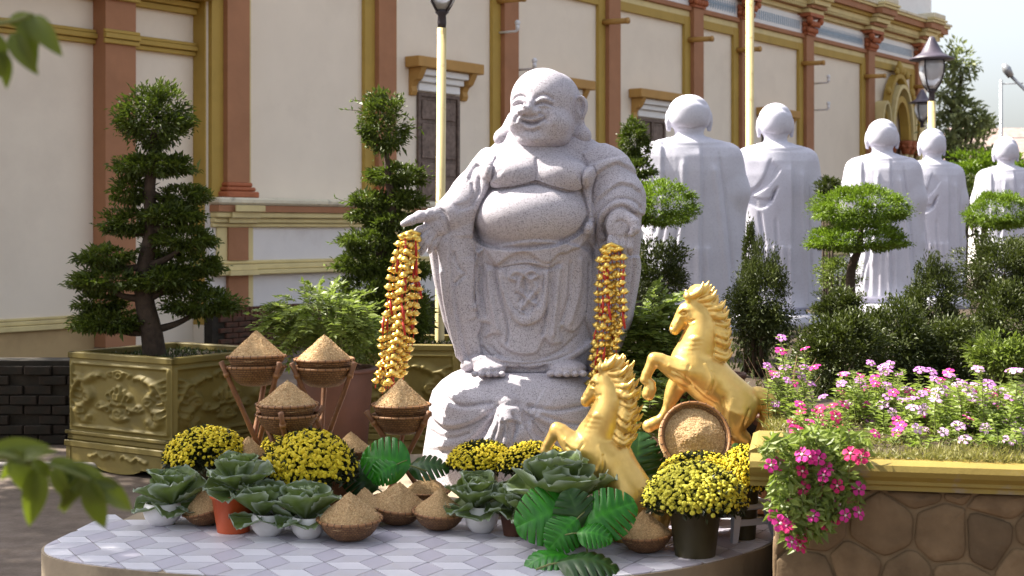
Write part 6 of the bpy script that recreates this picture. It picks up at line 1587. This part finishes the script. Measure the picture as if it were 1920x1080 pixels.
def periwinkle(label, stems, seed, root, cols, hang=False, leaf=.042):
    """stems: list of (tip point, has_flower) in world space"""
    rng = np.random.default_rng(seed); rr_ = random.Random(seed); root = Vector(root)
    r = thing('periwinkle_plant', label, 'flowers', root, 0, 'pink periwinkles in the stone flower bed')
    PV, PD, PT = [], [], []; mb = MB()
    for tip, fl in stems:
        t_ = Vector(tip)-root; b = Vector((rr_.uniform(-.08,.08),rr_.uniform(-.06,.06),0))
        if hang: mid = Vector((t_.x*.5+b.x*.4, min(b.y,t_.y)*.6, max(.06, t_.z*.2)+.03)); b2 = t_+Vector((0,-.01,.09)); L = smooth_line([tuple(b),tuple(mid),tuple(b2),tuple(t_)], 4)
        else:
            b.x += t_.x*.55; b.y += t_.y*.55
            mid = (b+t_)/2+Vector((rr_.uniform(-.03,.03),rr_.uniform(-.03,.03),.02)); L = smooth_line([tuple(b),tuple(mid),tuple(t_)], 5)
        mb.tube([Vector(p) for p in L], list(np.linspace(.0032,.0016,len(L))), 4)
        ln = sum(np.linalg.norm(L[i+1]-L[i]) for i in range(len(L)-1)); m = max(4, int(ln/(.022 if not hang else .032)))
        tt = rng.random()*.35
        for k in range(m):
            u = .12+.88*k/(m-1)
            if u < .35 and not hang and rng.random() < .4: continue
            q = u*(len(L)-1); i0 = min(int(q), len(L)-2); p = L[i0]+(L[i0+1]-L[i0])*(q-i0)
            a = k*1.57+rng.random()*.6; lo = rng.uniform(.15,.75)
            for s in (0,math.pi): PV.append(p); PD.append([math.cos(a+s),math.sin(a+s)*(.5 if hang else 1),lo*.6 if not hang else rng.uniform(-.9,.7)]); PT.append(np.clip(tt+rng.random()*.6,0,1))
        if fl:
            c_ = rr_.choice(cols); s = rr_.uniform(1.1,1.5) if not hang else rr_.uniform(1.2,1.6)
            # blossoms face up and towards the open side
            f_ = obj('flower', flm[c_], None, r, t_+Vector((0,-.045 if hang else -.004,.006)), (R(rr_.uniform(8,62) if not hang else rr_.uniform(40,95)),R(rr_.uniform(-30,30)),rr_.uniform(0,6)), (s,s,s))
            f_.rotation_euler = Euler((R(rr_.uniform(5,60) if not hang else rr_.uniform(45,95)), R(rr_.uniform(-25,25)), R(rr_.uniform(-35,35))), 'XYZ')
            obj('eye', eye, None, f_)
    n = len(PV); sz = leaf*(.75+.5*rng.random(n))
    V, F, t = leaf_cards(np.array([list(p) for p in PV]), np.array(PD), sz, sz*.42, rng, np.array(PT), np.array([0,-.9,.5]) if hang else np.array([0,0,1.0]), .18)
    stuff(obj('leaves', mesh_np('leaves', V, F, False, t), M['vinca'], r)); stuff(mb.build('stems', M['stem'], r))
    return r
def spray(cx, cy, rx, ry, n, Y0, Y1, rr_, fprob=.7, floor=.86):
    out_ = []
    for k in range(n):
        x = cx+rr_.uniform(-rx,rx); y = cy+rr_.uniform(-ry,ry); out_.append((PX(x,y,rr_.uniform(Y0,Y1)), rr_.random() < fprob))
    return out_
rp = random.Random(12)
clumps = [
 ('tall thin mauve periwinkle at the left end of the bed beside the golden horse tail', [(1465,635),(1463,660),(1512,655),(1440,688),(1470,690),(1455,705),(1510,690),(1490,720),(1530,690),(1545,745),(1520,720),(1475,715)], 7.55, ['pink','mauve'], 1480),
 ('tallest bright pink periwinkle in the middle left of the bed', [(1632,682),(1655,690),(1668,686),(1610,706),(1640,712),(1615,725),(1660,700),(1578,720),(1645,735)], 7.3, ['pink','mauve'], 1636),
 ('low magenta periwinkle at the left end just above the coping', [(1540,782),(1545,795),(1500,760),(1585,760),(1512,808),(1485,795),(1560,762)], 6.75, ['pink','magenta'], 1540),
 ('mauve periwinkle in the middle of the bed', [(1668,745),(1690,752),(1672,738),(1700,730),(1680,802),(1655,760),(1712,748),(1718,802)], 7.0, ['mauve','lilac','pink'], 1680),
 ('periwinkle with big pink heads right of the middle', [(1735,770),(1762,715),(1745,698),(1780,700),(1755,712),(1770,735),(1725,695),(1740,775)], 7.2, ['mauve','pink'], 1750),
 ('pale lilac periwinkle right of the middle of the bed', [(1805,728),(1782,705),(1815,748),(1790,765),(1800,750),(1830,690),(1835,755),(1780,770)], 6.9, ['lilac','mauve'], 1802),
 ('periwinkle right of the pale lilac one with two bright heads', [(1843,754),(1832,694),(1820,752),(1855,772),(1862,740),(1850,745)], 6.8, ['mauve','lilac','pink'], 1846),
 ('periwinkle at the right edge of the picture with lilac heads', [(1895,695),(1908,697),(1898,738),(1905,745),(1890,790),(1895,765),(1880,735),(1915,752)], 6.9, ['lilac','mauve'], 1900),
 ('low sparse periwinkle just behind the coping, middle of the bed', [(1690,800),(1640,815),(1720,806)], 6.45, ['lilac','pink'], 1680),
 ('low sparse periwinkle just behind the coping, right part of the bed', [(1800,800),(1770,812),(1850,805)], 6.4, ['mauve','lilac'], 1810),
 ('low sparse periwinkle just behind the coping at the right edge', [(1890,792),(1912,810)], 6.35, ['lilac'], 1905),
]
for k, (lab, tips, Y, cols, rootpx) in enumerate(clumps):
    st = [(PX(x+rp.uniform(-3,3),y,Y+rp.uniform(-.25,.25)), True) for x,y in tips]
    yl = [y for x,y in tips]
    st += spray(rootpx, (min(yl)+max(yl))/2+30, 62 if k else 40, 46, (74 if k < 8 else 34) if k else 22, Y-(.4 if k < 8 else .15), Y+(.4 if k < 8 else .2), rp, .22 if k < 8 else .03)
    st += spray(rootpx, max(yl)+30, 58 if k else 30, 26, (30 if k < 8 else 1) if k else 10, Y-.3, Y+.1, rp, .08)
    periwinkle(lab, st, 100+k, (gX(rootpx,Y), Y, .70), cols)
tips = [(1458,868),(1500,852),(1515,856),(1442,872),(1610,856),(1530,858),(1500,883),(1545,878),(1502,914),(1530,918),(1565,910),(1605,915),(1480,945),(1570,944),(1605,960),(1520,966),(1450,965),(1460,980),(1475,975),(1470,985),(1558,968),(1500,1000),(1545,980),(1480,1015),(1495,1022),(1580,965),(1540,890),(1590,850)]
st = []
for x, y in tips: st.append((PX(x,y,5.86-.06*max(0,(900-y)/60)+rp.uniform(-.05,.02)), True))
for k in range(52):
    u = rp.random(); y = 845+u*165; x = 1535+rp.uniform(-1,1)*(95-50*u)-20*u; st.append((PX(x,y,5.84+rp.uniform(-.05,.03)), False))
periwinkle('trailing magenta periwinkle spilling over the corner of the stone flower bed', st, 131, (gX(1535,6.15), 6.15, .72), ['pink','magenta','pink'], True, .05)

# terracotta bowl with dry twigs behind the bed, and other small things
Yt = 8.0; pot('clay_bowl', 'shallow terracotta bowl of dry twigs behind the left flowers', Yt, 1462, PX(0,770,Yt).z, .60, .21, .15, 'brownpot')
tg = thing('dry_twigs', 'bare brown twigs rising from the terracotta bowl behind the flowers', 'twigs', (gX(1462,Yt),Yt,PX(0,770,Yt).z-.04)); mb = MB()
for k in range(22):
    a = rp.uniform(0,6.28); q = rp.uniform(.03,.14); h = rp.uniform(.12,.36); mb.tube([(q*.5*math.cos(a),q*.5*math.sin(a),0),(q*math.cos(a),q*math.sin(a),h*.5),(q*1.8*math.cos(a)+rp.uniform(-.04,.04),q*1.8*math.sin(a),h)], [.003,.0025,.0012], 4)
stuff(mb.build('twig_mass', M['dryplant'], tg))
pr_ = PX(1366,702,8.5); pd_ = pot('clay_dish', 'small pink clay dish rim peeking out behind the right-hand horse', 8.5, 1366, pr_.z+.01, 0, .10, .08, 'brownpot')
# plastic stool behind the front right chrysanthemum
Ys = 6.95; sx_ = gX(1394,Ys); zs = .2015; hs_ = PX(0,938,Ys).z-zs
sto = thing('plastic_stool', 'pale blue-white plastic stool half hidden beside the stone bed', 'stool', (sx_,Ys,zs), R(20))
MB().box(-.12,.12,-.12,.12,hs_-.025,hs_,.008).build('seat', M['stool'], sto)
for a in (-1,1):
    for b in (-1,1): MB().add([(a*.085-.02,b*.085-.02,hs_-.026),(a*.085+.02,b*.085-.02,hs_-.026),(a*.085+.02,b*.085+.02,hs_-.026),(a*.085-.02,b*.085+.02,hs_-.026),(a*.115-.014,b*.115-.014,0),(a*.115+.014,b*.115-.014,0),(a*.115+.014,b*.115+.014,0),(a*.115-.014,b*.115+.014,0)], [(3,2,1,0),(4,5,6,7),(0,1,5,4),(1,2,6,5),(2,3,7,6),(3,0,4,7)]).build('leg', M['stool'], sto)
for a in (-1,1): MB().box(-.095,.095,a*.10-.008,a*.10+.008,hs_*.42,hs_*.42+.03).build('stretcher', M['stool'], sto)

# raised garden bed that carries the shrubs and the monk statues
gb = MB().prism([(1.25,8.75),(3.6,8.45),(16,8.45),(22,26),(9,26.5),(5.6,22.5),(.9,15.6),(.75,10.5)], 0, SOILZ).build('garden_bed', M['soil']); struct(gb)
rng = np.random.default_rng(5); n = 6000; P = np.stack([rng.uniform(1.3,9,n), rng.uniform(8.8,18,n), np.full(n,SOILZ)],1)
P = P[(P[:,0] > .95+.0*P[:,1])]; P = P[P[:,0] < 1.5+.42*(P[:,1]-7)+3]
n = len(P); V, F, t = leaf_cards(P, rng.normal(size=(n,3))*.5+np.array([0,0,.7]), .08, .03, rng, rng.random(n))
gc_ = stuff(obj('ground_cover', mesh_np('ground_cover', V, F, False, t), M['shrub'])); gc_['label'] = 'low dark ground cover leaves under the shrubs of the raised bed'; gc_['category'] = 'plants'
